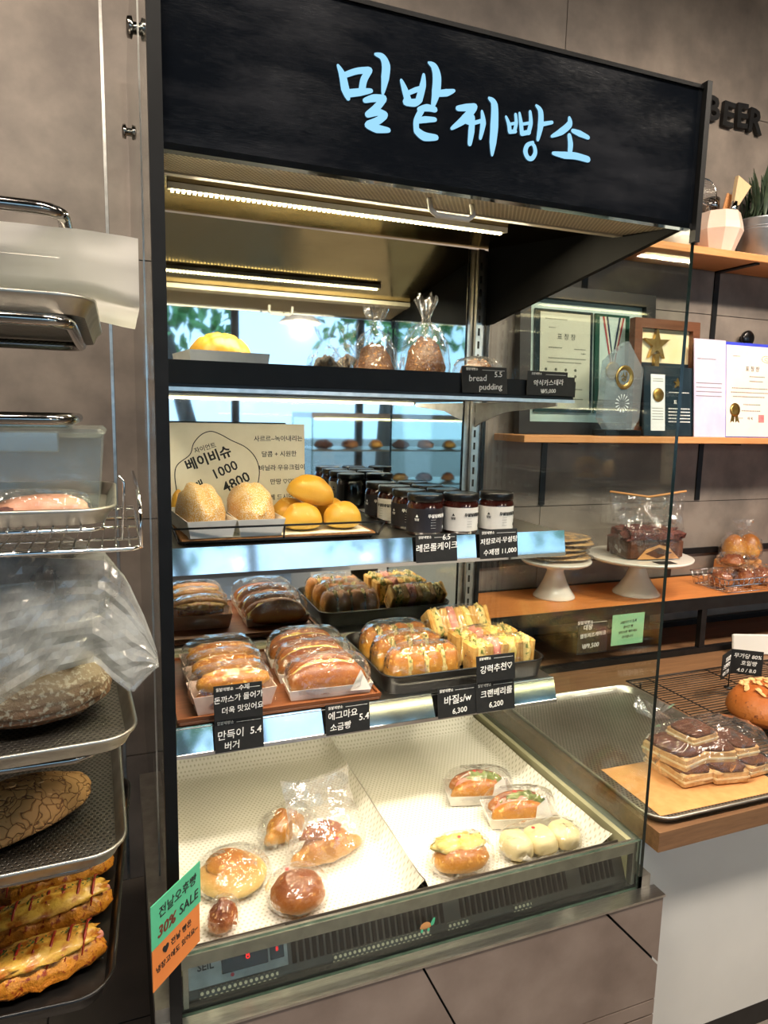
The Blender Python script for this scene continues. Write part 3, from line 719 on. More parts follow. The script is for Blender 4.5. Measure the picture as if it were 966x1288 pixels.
# ------------------------------------------------------------------ price cards
def card(label, x, y, z, w, h, lines, lean=-8, yaw=0, script=True, board='card_black', ink='chalk', group='handwritten price cards on the fridge shelves', name='price_card'):
    t = thing(name, label, 'card', (x, y, z), 0, group, (R(lean), 0, R(yaw)))
    MB().rbox(-w/2, w/2, 0, h, -.0006, .0006, .0003).build('board', board, t, rot=(R(90), 0, 0))
    if script:
        text('밀밭제빵소', t, T(-w*.28, -.0009, h*.88) @ UP, h*.11, ink, shear=.2, name='script')
        MB().box(-w*.05, w*.45, -.0009, -.0007, h*.865, h*.875).build('rule', ink, t)
    for s, sx, sz, size, *o in lines:
        text(s, t, T(sx*w, -.0009, sz*h) @ UP @ Matrix.Rotation(R(o[1] if len(o) > 1 else 3), 4, 'Z'), size*h*.88, ink, shear=.12, bold=o[0] if o else .004)
    return t
CY = .277
card('black price card reading bread pudding 5.5 on the top shelf lip', .729, CY, 1.5475, .108, .056, [('bread', -.16, .55, .38), ('5.5', .30, .72, .33), ('pudding', .12, .24, .36)])
card('black price card for the 5,000 won castella on the top shelf', .884, .2782, 1.5475, .104, .052, [('약식카스테라', .02, .52, .31), ('₩5,000', .02, .18, .27)], lean=-2)
card('blank black card standing behind the castella price card', .908, .2815, 1.5475, .100, .042, [], script=False, lean=-2)
card('black price card reading lemon roll cake 6.5 on the jar shelf rail', .630, CY, 1.190, .097, .060, [('6.5', .24, .86, .30), ('레몬롤케이크', .0, .52, .34)])
card('black price card for sugar free jam at 11,000 under the white-label jars', .782, CY, 1.190, .096, .064, [('저칼로리·무설탕', .0, .60, .25), ('수제잼 11,000', .02, .22, .26)])
card('black card praising the cutlet bun, standing above the 5.4 bun price', .209, .2765, .900, .095, .068, [('수제', .12, .88, .20), ('돈까스가 들어가', .0, .60, .24), ('더욱 맛있어요', .08, .28, .24)])
card('black price card for the 5.4 cutlet bun at the wood tray', .210, .2745, .834, .096, .065, [('만득이  5.4', .0, .52, .34), ('버거', -.16, .17, .30)], lean=-9)
card('black price card reading egg mayo salt bread 5.4', .437, CY, .834, .097, .064, [('에그마요', -.12, .62, .32), ('소금빵', -.18, .24, .30), ('5.4', .36, .46, .34)])
card('black price card reading basil s/w beside the black tray', .694, CY, .834, .096, .068, [('바질s/w', .0, .55, .36), ('6,300', .05, .18, .28)])
card('black card recommending the cranberry sandwich, with a heart', .789, .2765, .905, .100, .060, [('강력추천♡', .0, .48, .36)])
card('black price card for the cranberry sandwich roll at 6,200', .791, .2745, .834, .100, .069, [('크랜베리롤', .02, .60, .30), ('6,200', .0, .22, .28)], lean=-9)

# ------------------------------------------------------------------ top shelf
Z1 = 1.5482
t = thing('melon_bread', 'round yellow melon bread in a low white paper box on the top shelf', 'bread', (.198, .40, Z1), R(8))
boat(t, .140, .125, .062, .008)
def grooves(x, y, z, th, ph): return x, y, z-.0035*max(0, math.cos(x*200))**4-.0035*max(0, math.cos(y*200))**4 if z > .03 else z
blob_obj('bread', 'melon', t, .128, .122, .080, (0, 0, .024), seed=3, amp=.03, fn=grooves, nu=72, nv=44)
for i, (x, y, w, h, rz, lab) in enumerate([(.570, .525, .055, .150, .2, 'tall tied clear bag of bread pudding standing at the back of the top shelf'), (.665, .447, .062, .165, .9, 'tied clear bag of bread pudding, plumpest one on the top shelf'), (.750, .352, .053, .072, .1, 'low open bag of bread pudding behind its price card')]):
    t = thing('bread_pudding', lab, 'bread', (x, y, Z1), rz, 'bagged bread puddings on the top shelf')
    b = blob_obj('bread', 'pudding', t, w*1.75, w*1.5, h*.74 if i < 2 else h, (0, 0, .001), seed=7+i, amp=.18, freq=4, crisp=.15)
    if i < 2: bag(t, w*1.02, w*.92, h*.98, .22, .55, seed=i)
    else: film(t, w*2.0, w*1.75, h*1.12, seed=4, fins=.005)

# ------------------------------------------------------------------ jar shelf
Z2 = 1.2385
t = thing('wire_basket', 'low black wire basket with a wicker mat on the jar shelf', 'basket', (.31, .46, Z2))
f = MB(); ring = lambda a, b, z: [(-a, -b, z), (a, -b, z), (a, b, z), (-a, b, z)]
f.tube(ring(.215, .140, .036), .0022, 6, True); f.tube(ring(.205, .132, .008), .0022, 6, True)
for sx in (-1, 0, 1):
    for sy in (-1, 1): f.tube([(sx*.205, sy*.132, .008), (sx*.215, sy*.140, .036)], .002, 6)
for sx in (-1, 1):
    for sy in (-1, 1): f.tube([(sx*.19, sy*.12, .0015), (sx*.195, sy*.125, .009)], .003, 6)
f.build('wire_frame', 'black_metal', t)
MB().rbox(-.200, .200, -.128, .128, .006, .013, .002).build('wicker_mat', 'wicker', t)
MB().box(-.185, .19, -.126, .12, .0132, .0142).build('paper_liner', 'paper_cream', t)
ZB = Z2+.0145
def boxed_bun(x, rz, lab, seed):
    t = thing('boxed_bun', lab, 'bread', (x, .435, ZB), rz, 'boxed buns in the wire basket')
    boat(t, .082, .205, .034, .007)
    def split(x, y, z, th, ph): return x, y, z-(.016*math.exp(-(x/.010)**2)*(1 if z > .05 else 0)*(.6+.4*math.sin(y*45+seed)))
    blob_obj('bun', 'bun_floured', t, .088, .20, .096, (0, 0, .0015), seed=seed, amp=.10, freq=3.5, ex=2.3, fn=split, nu=40, nv=20)
boxed_bun(.158, R(6), 'long floured yellow bun in a white paper box in front of the giant choux notice', 11)
boxed_bun(.262, R(2), 'long floured yellow bun in a white paper box next to the stacked round buns', 12)
for i, (x, y, z, L, W, H, lab, rx) in enumerate([(.362, .385, 0, .086, .078, .058, 'round yellow cream bun at the front of the wire basket, next to the boxed buns', 0), (.452, .385, 0, .084, .078, .058, 'round yellow cream bun at the front corner of the wire basket, next to the jars', 0), (.355, .47, 0, .088, .08, .058, 'round yellow cream bun at the back, partly covered by the oval one', 0), (.447, .47, 0, .085, .08, .058, 'round yellow cream bun at the back corner of the wire basket', 0), (.388, .436, .050, .105, .078, .062, 'oval yellow cream bun lying on top of the other buns', 1), (.126, .567, 0, .04, .036, .07, 'small yellow bun end showing behind the boxed buns', 0)]):
    t = thing('cream_bun', lab, 'bread', (x, y, ZB+z), .3*i, 'round cream buns in the wire basket', (0, R(18) if rx else 0, .3*i))
    if rx: t.rotation_euler = (R(6), R(16), R(-15))
    blob_obj('bun', 'bun_yellow', t, L, W, H, seed=20+i, amp=.06, freq=2.5, nu=32, nv=16)
# notice about the choux
t = thing('notice_board', 'cream notice sheet with handwritten choux prices standing behind the wire basket', 'sign', (.27, .615, Z2), 0, None, (R(-4), 0, 0))
MB().rbox(-.16, .16, 0, .232, -.001, .001, .0006).build('sheet', 'paper_cream', t, rot=(R(90), 0, 0))
zx = lambda a: (a-10)*.000366-.16
zz = lambda b: .232-(b-65)*.000398
out = [(60, 490), (46, 380), (62, 310), (140, 250), (165, 185), (212, 135), (270, 114), (330, 130), (400, 165), (490, 205), (550, 262), (577, 335), (570, 410), (540, 490)]
def smooth_path(p, n=6):
    r = []
    for i in range(len(p)-1):
        a, b, c, d = [Vector(p[k]) for k in (max(i-1, 0), i, i+1, min(i+2, len(p)-1))]
        for k in range(n):
            q = k/n; r.append(.5*((2*b)+(c-a)*q+(2*a-5*b+4*c-d)*q*q+(3*b-a-3*c+d)*q**3))
    return r+[Vector(p[-1])]
MB().tube(smooth_path([(zx(a), -.0012, zz(b)) for a, b in out]), .0011, 5).build('drawn_outline', 'ink', t)
for s, a, b, sz, rot, bo in [('자이언트', 235, 212, .014, 17, .01), ('베이비슈', 255, 275, .030, 20, .03), ('1개', 178, 440, .026, 22, .02), ('1000', 355, 342, .032, 24, .015), ('5개', 262, 500, .026, 22, .02), ('4800', 428, 415, .034, 26, .015),
                        ('사르르~녹아내리는', 708, 155, .0150, 1, .008), ('달콤 + 시원한', 711, 248, .0150, 1, .008), ('바닐라 우유크림이', 731, 330, .0150, 1, .008), ('만땅 ♡♡♡', 736, 415, .0150, 1, .008), ('차갑게 드시면', 686, 510, .0150, 1, .008)]:
    text(s, t, T(zx(a), -.0013, zz(b)) @ UP @ Matrix.Rotation(R(rot), 4, 'Z'), sz, 'ink', bold=bo)
# jam jars
def jam_jar(dark):
    t = thing('jam_jar', '', 'jar', (0, 0, 0)); r = .0400
    MB().lathe([(r*.93, 0), (r, .003), (r, .066), (r*.92, .073), (r*.90, .076)], 28).build('glass_body', 'jam', t)
    MB().lathe([(r*.95, .0745), (r*.98, .0755), (r*.98, .088), (r*.95, .0900), (r*.90, .0905), (r*.86, .0895)], 28).build('lid', 'lid_black', t)
    m = MB(); n = 18; q = r+.0005
    for k in range(n+1):
        a = -PI/2+R(-105)+R(210)*k/n; m.v += [(q*math.cos(a), q*math.sin(a), .008), (q*math.cos(a), q*math.sin(a), .060)]
    for k in range(n): m.f.append((2*k, 2*k+2, 2*k+3, 2*k+1)); m.mi.append(0); m.sm.append(True)
    lb = m.build('label', 'label_dark' if dark else 'label_white', t)
    ink = 'chalk' if dark else 'ink'
    def on(s, a, z, size, bo=.01):
        aa = R(a); text(s, t, Matrix.Rotation(aa, 4, 'Z') @ T(0, -q-.0006, z) @ UP, size, ink, bold=bo, name='label_print', thick=.0002)
    on('▲', -48, .044, .007); on('밀밭', -48, .036, .006); on('무설탕', 2, .044, .0085, .03); on('과일잼', 33, .044, .0085, .03)
    for k in range(4): on('ㅡㅡㅡ', 4, .036-.006*k, .0045, 0)
    on('♣', 52, .018, .008)
    return t
jw = jam_jar(False); jd = jam_jar(True)
jd.location = (.632, .352, Z2); jd['label'] = 'black-label jam jar at the front of its row, behind the lemon roll cake card'; jd['group'] = 'jam jars on the shelf'
jw.location = (.720, .352, Z2); jw['label'] = 'white-label jam jar at the front, between the black-label jar and the lone jar'; jw['group'] = 'jam jars on the shelf'
dup(jw, (.812, .352, Z2), R(-4), 'jam jar with a white label standing alone at the end of the shelf', 'jam jars on the shelf')
for k in range(1, 4):
    nth = ('second', 'third', 'fourth')[k-1]
    dup(jd if k != 2 else jw, (.632-.002*k, .352+.0855*k, Z2), R(-30 if k != 2 else -75), nth+' jam jar from the front in the row behind the black-label jar', 'jam jars on the shelf')
    dup(jw if k == 1 else jd, (.720-.002*k, .352+.0855*k, Z2), R(20*k), nth+' jam jar from the front in the row behind the white-label jar', 'jam jars on the shelf')

# ------------------------------------------------------------------ sandwich shelf
Z3 = .8822
t = thing('wooden_tray', 'reddish wooden serving tray under the cutlet buns and egg mayo breads', 'tray', (.308, .485, Z3))
MB().rbox(-.213, .213, -.178, .178, 0, .012, .004).build('board', 'tray_wood', t)
f = MB()
for a in ((-.213, .213, -.178, -.172), (-.213, .213, .172, .178), (-.213, -.207, -.172, .172), (.207, .213, -.172, .172)): f.box(*a, .010, .017)
f.build('rim', 'tray_wood', t)
ZW = Z3+.0125
def cutlet_bun(y, lab, seed):
    t = thing('cutlet_bun', lab, 'sandwich', (.208, y, ZW), R(4), 'wrapped cutlet buns on the wooden tray')
    boat(t, .150, .066, .042, .010, mat='paper_pink')
    blob_obj('bottom_bun', 'bun_gold', t, .150, .062, .040, (0, 0, .002), seed=seed, amp=.05, ex=2.4)
    MB().rbox(-.062, .062, -.026, .026, 0, .020, .006).build('cutlet', 'katsu', t, (0, .004, .034), (R(12), 0, 0))
    blob_obj('cheese', 'cheese', t, .13, .05, .02, (0, .008, .050), seed=seed+1, amp=.3, freq=5)
    blob_obj('top_bun', 'bun_gold', t, .152, .050, .034, (0, -.012, .044), (R(20), 0, 0), seed=seed+2, amp=.05, ex=2.3)
    film(t, .172, .082, .090, seed=seed, fins=.003, crisp=.06)
for i, y in enumerate((.362, .452, .542)):
    cutlet_bun(y, 'wrapped cutlet bun in a pink paper boat, '+('front', 'middle', 'rear')[i]+' one on the wooden tray', 30+5*i)
def egg_bread(y, lab, seed):
    t = thing('egg_mayo_bread', lab, 'sandwich', (.416, y, ZW), R(-2), 'wrapped egg mayo breads on the wooden tray')
    boat(t, .174, .066, .024, .006)
    blob_obj('bun', 'bun_brown', t, .178, .060, .066, (0, -.006, .002), seed=seed, amp=.06, ex=2.2)
    blob_obj('egg_filling', 'egg_fill', t, .165, .030, .062, (0, .014, .004), seed=seed+1, amp=.15, freq=5)
    blob_obj('back_half', 'bun_brown', t, .168, .030, .072, (0, .032, .002), seed=seed+3, amp=.06)
    MB().add([(.04, -.041, .012), (.088, -.041, .010), (.065, -.036, .056), (.048, -.039, .02)], [(0, 1, 2), (0, 2, 3)]).build('paper_corner', 'paper_white', t)
    film(t, .188, .090, .086, seed=seed, fins=.003, crisp=.05)
for i, y in enumerate((.364, .463, .562)):
    egg_bread(y, 'wrapped egg mayo salt bread in a white paper boat, '+('front one of its row', 'middle one of its row', 'rear one of its row')[i], 50+5*i)
t = thing('black_tray', 'black plastic tray holding the wrapped basil and cranberry sandwiches', 'tray', (.746, .475, Z3))
pan_mesh(-.200, .200, -.150, .150, 0, .044, .008, .005, .03).build('pan', ['black_tray', 'black_tray'], t)
ZK = Z3+.002
def basil(x, y, rz, lab, seed):
    t = thing('basil_sandwich', lab, 'sandwich', (x, y, ZK), rz, 'wrapped basil sandwiches in the black tray'); rnd = random.Random(seed)
    for k in range(4):
        xx = -.066+k*.044
        blob_obj('bread_piece', 'bun_gold', t, .048, .070, .082, (xx, 0, .002), (0, 0, R(rnd.uniform(-8, 8))), seed=seed+k, amp=.08, ex=2.6)
        if k < 3: blob_obj('salad_filling', 'egg_salad', t, .020, .062, .078, (xx+.022, -.004, .004), seed=seed+k+9, amp=.35, freq=6)
    film(t, .186, .082, .098, seed=seed, fins=.0, crisp=.05)
for i, y in enumerate((.372, .462, .552)):
    basil(.647, y, R(2), 'wrapped basil roll sandwich, '+('front one of its row in the black tray', 'middle one of its row in the black tray', 'rear one of its row in the black tray')[i], 70+10*i)
def cranberry(x, y, z, rot, lab, seed, L=.168):
    t = thing('cranberry_sandwich', lab, 'sandwich', (x, y, z), 0, 'wrapped cranberry sandwiches in the black tray', rot); rnd = random.Random(seed)
    for k in range(4):
        xx = -L/2+L/8+k*L/4; w = L/8-.002
        for sx in (-1, 1): MB().rbox(-.0068, .0068, -.028, .028, .002, .082, .004).build('bread_slice', 'toast', t, (xx+sx*(w-.0055), 0, 0), (0, R(sx*3), 0))
        blob_obj('filling', ('egg_salad', 'ham', 'egg_fill', 'egg_salad')[k], t, w*1.5, .060, .084, (xx, 0, .003), seed=seed+k, amp=.25, freq=7, ex=3.4)
    film(t, L*1.07, .068, .094, seed=seed, fins=.0, crisp=.05)
cranberry(.851, .372, ZK, (0, 0, R(2)), 'wrapped cranberry sandwich pack at the front of the black tray', 101)
cranberry(.850, .452, ZK, (0, 0, R(1)), 'wrapped cranberry sandwich pack in the middle of the black tray', 106)
cranberry(.848, .562, ZK+.023, (R(-38), 0, 0), 'wrapped sandwich pack tipped up at the back of the black tray, cut faces showing', 111, .176)

# ------------------------------------------------------------------ breads in the well
ZF = .5795
def sticker(parent, loc): MB().lathe([(.004, 0), (.004, .0006)], 12).build('price_dot', 'sticker_red', parent, loc)
t = thing('cream_cheese_bread', 'flat round pale bread with browned centre in a clear bag, next to the sale card', 'bread', (.188, .240, ZF), R(10))
blob_obj('bread', 'flat_bun', t, .135, .135, .040, seed=130, amp=.04)
blob_obj('glazed_centre', 'bun_gold', t, .085, .085, .020, (-.005, .012, .0275), seed=131, amp=.1)
film(t, .150, .150, .052, seed=131, fins=.0, crisp=.08, ex=2.3)
m = MB(); rnd = random.Random(5)
for k in range(14):
    a = 2*PI*k/14; m.add([(0, 0, 0), (.030*math.cos(a), .030*math.sin(a), .006+.010*rnd.random()), (.030*math.cos(a+.3), .030*math.sin(a+.3), .004)], [(0, 1, 2)])
m.build('gathered_bag_end', 'film_bright', t, (.042, -.026, .048))
t = thing('pastry_end', 'small brown folded pastry in a clear bag in front of the flat round bread', 'bread', (.153, .124, ZF), R(60))
blob_obj('pastry', 'pastry', t, .060, .050, .048, seed=140, amp=.35, freq=3); film(t, .072, .058, .055, seed=141, fins=.0, crisp=.10, ex=2.3)
t = thing('cream_bread', 'glossy round brown bun in a clear wrapper at the front of the well', 'bread', (.294, .138, ZF), R(15))
blob_obj('bun', 'bun_brown', t, .105, .100, .058, seed=150, amp=.05); film(t, .118, .109, .066, seed=151, fins=.0, crisp=.06, ex=2.4); sticker(t, (-.012, .02, .062))
def salt_bread(name, lab, loc, rz, L, seed):
    t = thing(name, lab, 'bread', loc, rz, 'salt breads in the well')
    def roll(x, y, z, th, ph):
        k = 1-.42*abs(x/(L/2))**1.5+.085*math.cos(x*2*PI/(L/4.4)); return x, y*k, z*k
    blob_obj('bread', 'bun_gold', t, L, .066, .060, seed=seed, amp=.03, fn=roll, nu=48, nv=16); return t
t = salt_bread('salt_bread', 'crescent-shaped golden salt bread with a red dot in a tall open clear bag', (.384, .247, ZF), R(10), .168, 160)
sticker(t, (.012, -.020, .052))
blob_obj('filling', 'pastry', t, .09, .04, .03, (-.01, .012, .045), seed=163, amp=.3)
m = MB(); n = 28                                   # open bag: closed round the bread, flat mouth standing up behind it
prof = [(.085, .045, 0, 0), (.090, .048, .03, 0), (.086, .044, .06, .012), (.076, .026, .09, .028), (.074, .012, .125, .045), (.080, .006, .150, .056)]
for j, (rx, ry, z, dy) in enumerate(prof):
    for k in range(n):
        a = 2*PI*k/n; c, s_ = math.cos(a), math.sin(a); kk = 1+.03*math.sin(5*a+j)
        m.v.append((rx*kk*math.copysign(abs(c)**.8, c), dy+ry*kk*s_, z+(.016*abs(c)**2 if j == 5 else 0)))
for j in range(len(prof)-1):
    for k in range(n): m.f.append((j*n+k, j*n+(k+1) % n, (j+1)*n+(k+1) % n, (j+1)*n+k)); m.mi.append(0); m.sm.append(False)
m.build('open_bag', 'film_bright', t)
t = salt_bread('salt_bread', 'golden salt bread lying behind the bagged one with the red dot', (.318, .348, ZF), R(35), .120, 170); film(t, .13, .076, .066, seed=171, fins=.006)
def boxed_sandwich(x, y, rz, lab, seed, green):
    t = thing('boxed_sandwich', lab, 'sandwich', (x, y, ZF), rz, 'boxed croissant sandwiches in the well')
    boat(t, .148, .066, .028, .009)
    blob_obj('bottom_half', 'bun_gold', t, .142, .046, .052, (0, -.014, .002), seed=seed, amp=.05)
    blob_obj('ham', 'ham', t, .118, .032, .050, (0, .004, .006), seed=seed+1, amp=.25, freq=5)
    blob_obj('salad', 'lettuce', t, .11, .014, .058, (0.008, .003, .006), seed=seed+2, amp=.4, freq=7)
    blob_obj('top_half', 'bun_brown', t, .138, .036, .058, (0, .019, .004), seed=seed+3, amp=.05)
    MB().add([(.025, -.039, .026), (.066, -.036, .026), (.054, -.024, .064), (.030, -.032, .05)], [(0, 1, 2, 3)]).build('paper_corner', 'paper_white', t)
    film(t, .168, .086, .076, seed=seed, fins=.005, crisp=.05); sticker(t, (-.01, .010, .064))
boxed_sandwich(.796, .346, R(-15), 'wrapped croissant sandwich in a white paper box, the one further back in the well', 180, 1)
boxed_sandwich(.841, .234, R(-14), 'wrapped croissant sandwich with green filling in a white paper box, next to the white rolls', 190, 1)
t = thing('filled_bread', 'wrapped golden bread with crumbly topping beside the white rolls', 'bread', (.636, .132, ZF), R(-4))
blob_obj('bread', 'bun_gold', t, .125, .082, .050, seed=200, amp=.07); blob_obj('topping', 'egg_fill', t, .115, .058, .022, (0, .010, .036), seed=201, amp=.3, freq=6)
film(t, .138, .094, .062, seed=202, fins=.004, crisp=.07); sticker(t, (.0, .01, .058))
t = thing('white_roll_pack', 'clear pack of white filled rolls at the corner of the well', 'bread', (.826, .126, ZF), R(-2))
for k in range(3): blob_obj('roll', 'white_roll', t, .064, .076, .042, (-.060+k*.060, 0, .002), seed=210+k, amp=.07, ex=2.8)
film(t, .202, .086, .056, seed=215, fins=.004, crisp=.05); sticker(t, (-.02, 0, .052))
# stray green and orange paper cut-out taped to the grille glass
t = thing('turtle_sticker', 'small brown and green turtle-shaped sticker on the low front glass', 'sticker', (.497, -.0002, .575))
blob_obj('shell', 'kraft', t, .022, .001, .014, (0, -.0006, 0), seed=1, amp=.1)
blob_obj('head', 'note_green', t, .007, .001, .016, (.012, -.0006, .004), (0, R(20), 0), seed=2, amp=.1)
for x in (-.007, .006): blob_obj('leg', 'note_green', t, .005, .001, .008, (x, -.0006, -.006), seed=3, amp=.1)
# sale card swinging out from the corner of the low glass
t = thing('sale_card', 'green and orange handwritten sale card hanging at the corner post of the fridge', 'card', (.061, -.066, .69), 0, None, (0, 0, R(47)))
MB().box(-.053, .053, -.0006, .0006, -.004, .074).build('orange_half', 'note_orange', t)
MB().box(-.055, .055, -.0016, -.0008, .062, .130).build('green_half', 'note_green', t)
text('전날오후빵', t, T(.002, -.0019, .108) @ UP, .0185, 'ink', shear=.1)
text('30%', t, T(-.024, -.0019, .080) @ UP, .023, 'marker_brown', shear=.2, bold=.02); text('SALE', t, T(.026, -.0019, .081) @ UP, .021, 'ink', shear=.1)
text('♥ 전날 빵은', t, T(0, -.0009, .044) @ UP, .012, 'ink'); text('냉장고에도 있어요~', t, T(0, -.0009, .024) @ UP, .0115, 'ink')

# ------------------------------------------------------------------ bread rack beside the case
t = thing('bread_rack', 'chrome tube bread rack with wire tiers beside the display fridge', 'rack', (0, 0, 0))
def loop(z, x1, y0, y1, r=.009, rc=.03, x0=-.462):
    pts = []
    for cx, cy, a0 in ((x1-rc, y1-rc, 0), (x0+rc, y1-rc, 90), (x0+rc, y0+rc, 180), (x1-rc, y0+rc, 270)):
        for k in range(6): a = R(a0+18*k); pts.append((cx+rc*math.cos(a), cy+rc*math.sin(a), z))
    return MB().tube(pts, r, 10, True)
for z, x1, y0, y1, r in ((1.728, -.052, -.090, .22, .008), (1.602, -.050, -.085, .30, .008), (1.484, -.052, -.080, .14, .007), (1.165, -.04, .02, .42, .006), (1.034, -.04, -.07, .47, .006), (.875, -.04, -.07, .47, .006), (.676, -.04, -.07, .5, .006)):
    loop(z, x1, y0, y1, r).build('tier_loop', 'chrome_dark', t)
for y in (.02, .40): MB().tube([(-.475, y, .0), (-.475, y, 1.85)], .014, 12).build('upright', 'chrome_dark', t)
MB().tube([(-.475, .02, 1.85), (-.475, .40, 1.85)], .014, 12).build('top_bar', 'chrome_dark', t)
for y in (-.05, .45): MB().tube([(-.79, y, .012), (-.475, y, .06), (-.09, y, .012)], .012, 10).build('foot', 'chrome_dark', t)
# wire tier
m = MB(); x1 = .026
m.tube([(-.465, -.10, 1.322), (x1-.012, -.10, 1.322), (x1, -.088, 1.322), (x1, .30, 1.322), (-.465, .30, 1.322)], .0028, 8)
m.tube([(-.465, -.085, 1.346), (-.035, -.085, 1.346), (-.02, -.072, 1.346), (-.02, .30, 1.346)], .0026, 8)
m.tube([(x1, -.088, 1.322), (x1, -.088, 1.372), (x1, .0, 1.386), (x1, .30, 1.386)], .0026, 8)
for k in range(27): x = .012-k*.0165; m.tube([(x, -.102, 1.3235), (x, -.085, 1.326), (x, .30, 1.326)], .0016, 6)
for k in range(25): x = -.045-k*.0165; m.tube([(x, -.088, 1.347), (x, -.07, 1.349), (x, .30, 1.349)], .0016, 6)
for k in range(4): y = -.02+k*.1; m.tube([(-.465, y, 1.3215), (x1, y, 1.3215)], .002, 6)
m.tube([(x1, -.05, 1.322), (x1, -.05, 1.386)], .0018, 6); m.tube([(.004, -.03, 1.322), (.008, -.03, 1.40), (.002, -.03, 1.41)], .002, 6)
m.build('wire_tier', 'chrome', t)
def sheet_tray(name, lab, x1, y0, y1, z, rz, w=.40, floor_mat='perforated_dark', rim='aluminium', h=.022):
    t = thing(name, lab, 'tray', (x1-w/2, (y0+y1)/2, z), R(rz), 'sheet trays on the bread rack'); d = (y1-y0)/2
    pan_mesh(-w/2+.014, w/2-.014, -d+.014, d-.014, 0, h, .010, .006, .035, ns=7).build('pan', [rim, floor_mat], t); return t
sheet_tray('sheet_tray', 'aluminium sheet tray with parchment at the top of the bread rack', -.020, -.085, .40, 1.612, 0, floor_mat='perforated_dark')
sheet_tray('sheet_tray', 'aluminium tray under the bagged pastry on the wire tier', -.004, -.085, .28, 1.351, 0, floor_mat='aluminium', h=.020)
sheet_tray('sheet_tray', 'perforated tray carrying the dark floured country loaf', .0, -.10, .48, 1.0415, 3.5)
sheet_tray('sheet_tray', 'perforated tray carrying the cracked almond loaf', -.010, -.10, .48, .8825, 1.5)
sheet_tray('sheet_tray', 'black baking tray carrying the cheese sausage breads', -.010, -.10, .50, .6825, -3.5, floor_mat='black_tray', rim='black_tray', h=.026)
sheet_tray('sheet_tray', 'small aluminium tray hidden under the plastic-bagged dark loaf', -.020, .03, .40, 1.172, 0, w=.40, floor_mat='aluminium')
# parchment hanging over the top tray
nx, ny = 22, 14; vs = []
for j in range(ny):
    for i in range(nx):
        u = i/(nx-1); v = j/(ny-1); x = -.34+.374*u; over = max(0, (x+.028)/.062)
        if v < .5: q = v/.5; y = .20-.245*q; zz_ = 1.637+.004*q-over*.010        # sheet lying in the tray
        else: q = (v-.5)/.5; y = -.045-.020*q+.02*over; zz_ = 1.641+(.071+.003*u)*q-over*(1-q)*.012   # front edge standing up
        w_ = noise.noise(Vector((x*24, v*7, 1))); vs.append((x, y+.005*w_*(v > .5), zz_+.002*w_))
tag(MB().add(vs, [(j*nx+i, j*nx+i+1, (j+1)*nx+i+1, (j+1)*nx+i) for j in range(ny-1) for i in range(nx-1)], 0, True).build('parchment_sheet', 'parchment'), 'white parchment sheet sticking out of the top rack tray', 'paper')
# clear storage box
t = thing('storage_box', 'clear plastic food box with snap lid on the rack wire tier', 'container', (-.192, .128, 1.3530))
b = MB(); o4 = lambda q, z: [(-.165-q, -.105-q, z), (.165+q, -.105-q, z), (.165+q, .105+q, z), (-.165-q, .105+q, z)]
b.add(o4(0, 0)+o4(.008, .105), [(3, 2, 1, 0)]+[(j, (j+1) % 4, 4+(j+1) % 4, 4+j) for j in range(4)]); b.build('tub', 'box_plastic', t)
ld = MB().rbox(-.178, .178, -.118, .118, .105, .117, .006).rbox(-.13, .13, -.075, .075, .117, .123, .004).build('lid', 'box_plastic', t)
for x in (-.10, .07): MB().rbox(x-.05, x+.05, -.126, -.119, .086, .114, .002).build('lid_clip', 'box_plastic', ld)
MB().tube([(.0, -.02, .1245), (.035, -.05, .1245)], .004, 6).build('lid_seal', 'black_metal', ld)
t = thing('bagged_pastry', 'bagged pinkish pastry lying on the tray in front of the clear box', 'bread', (-.100, -.034, 1.3535), R(-3))
blob_obj('pastry', 'ham_pastry', t, .115, .045, .032, (.01, 0, .001), seed=300, amp=.15)
blob_obj('dark_filling', 'choc_crumb', t, .04, .03, .018, (-.03, -.012, .001), seed=301, amp=.2)
film(t, .135, .060, .040, seed=302, fins=0); m = MB()
m.add([(-.065, -.024, .004), (-.065, .024, .004), (-.095, .03, .05), (-.095, -.03, .045), (-.05, 0, .042)], [(0, 3, 4), (1, 4, 2), (2, 4, 3), (0, 1, 2, 3)]); m.build('bag_mouth', 'bag_milky', t)
# dark loaf in a draped milky bag
t = thing('bagged_dark_loaf', 'dark sliced loaf under a draped milky plastic bag on the rack', 'bread', (-.16, .12, 1.175), 0)
for k in range(7): MB().rbox(-.017, .017, -.06, .06, 0, .098, .012).build('slice', 'loaf_dark', t, (-.128+k*.036, 0, .002), (0, 0, R(2*math.sin(k*2))))
top = [(-.32, 1.306), (-.18, 1.308), (-.10, 1.300), (-.02, 1.292), (.008, 1.262), (.03, 1.205), (.046, 1.152)]
bot = [(-.32, 1.06), (-.18, 1.098), (-.10, 1.148), (-.035, 1.160), (-.012, 1.130), (.010, 1.108), (.044, 1.142)]
def lerp_list(p, u):
    x = -.32+.366*u
    for (a, b), (c, d) in zip(p, p[1:]):
        if x <= c+1e-9: return x, b+(d-b)*(x-a)/(c-a)
    return p[-1]
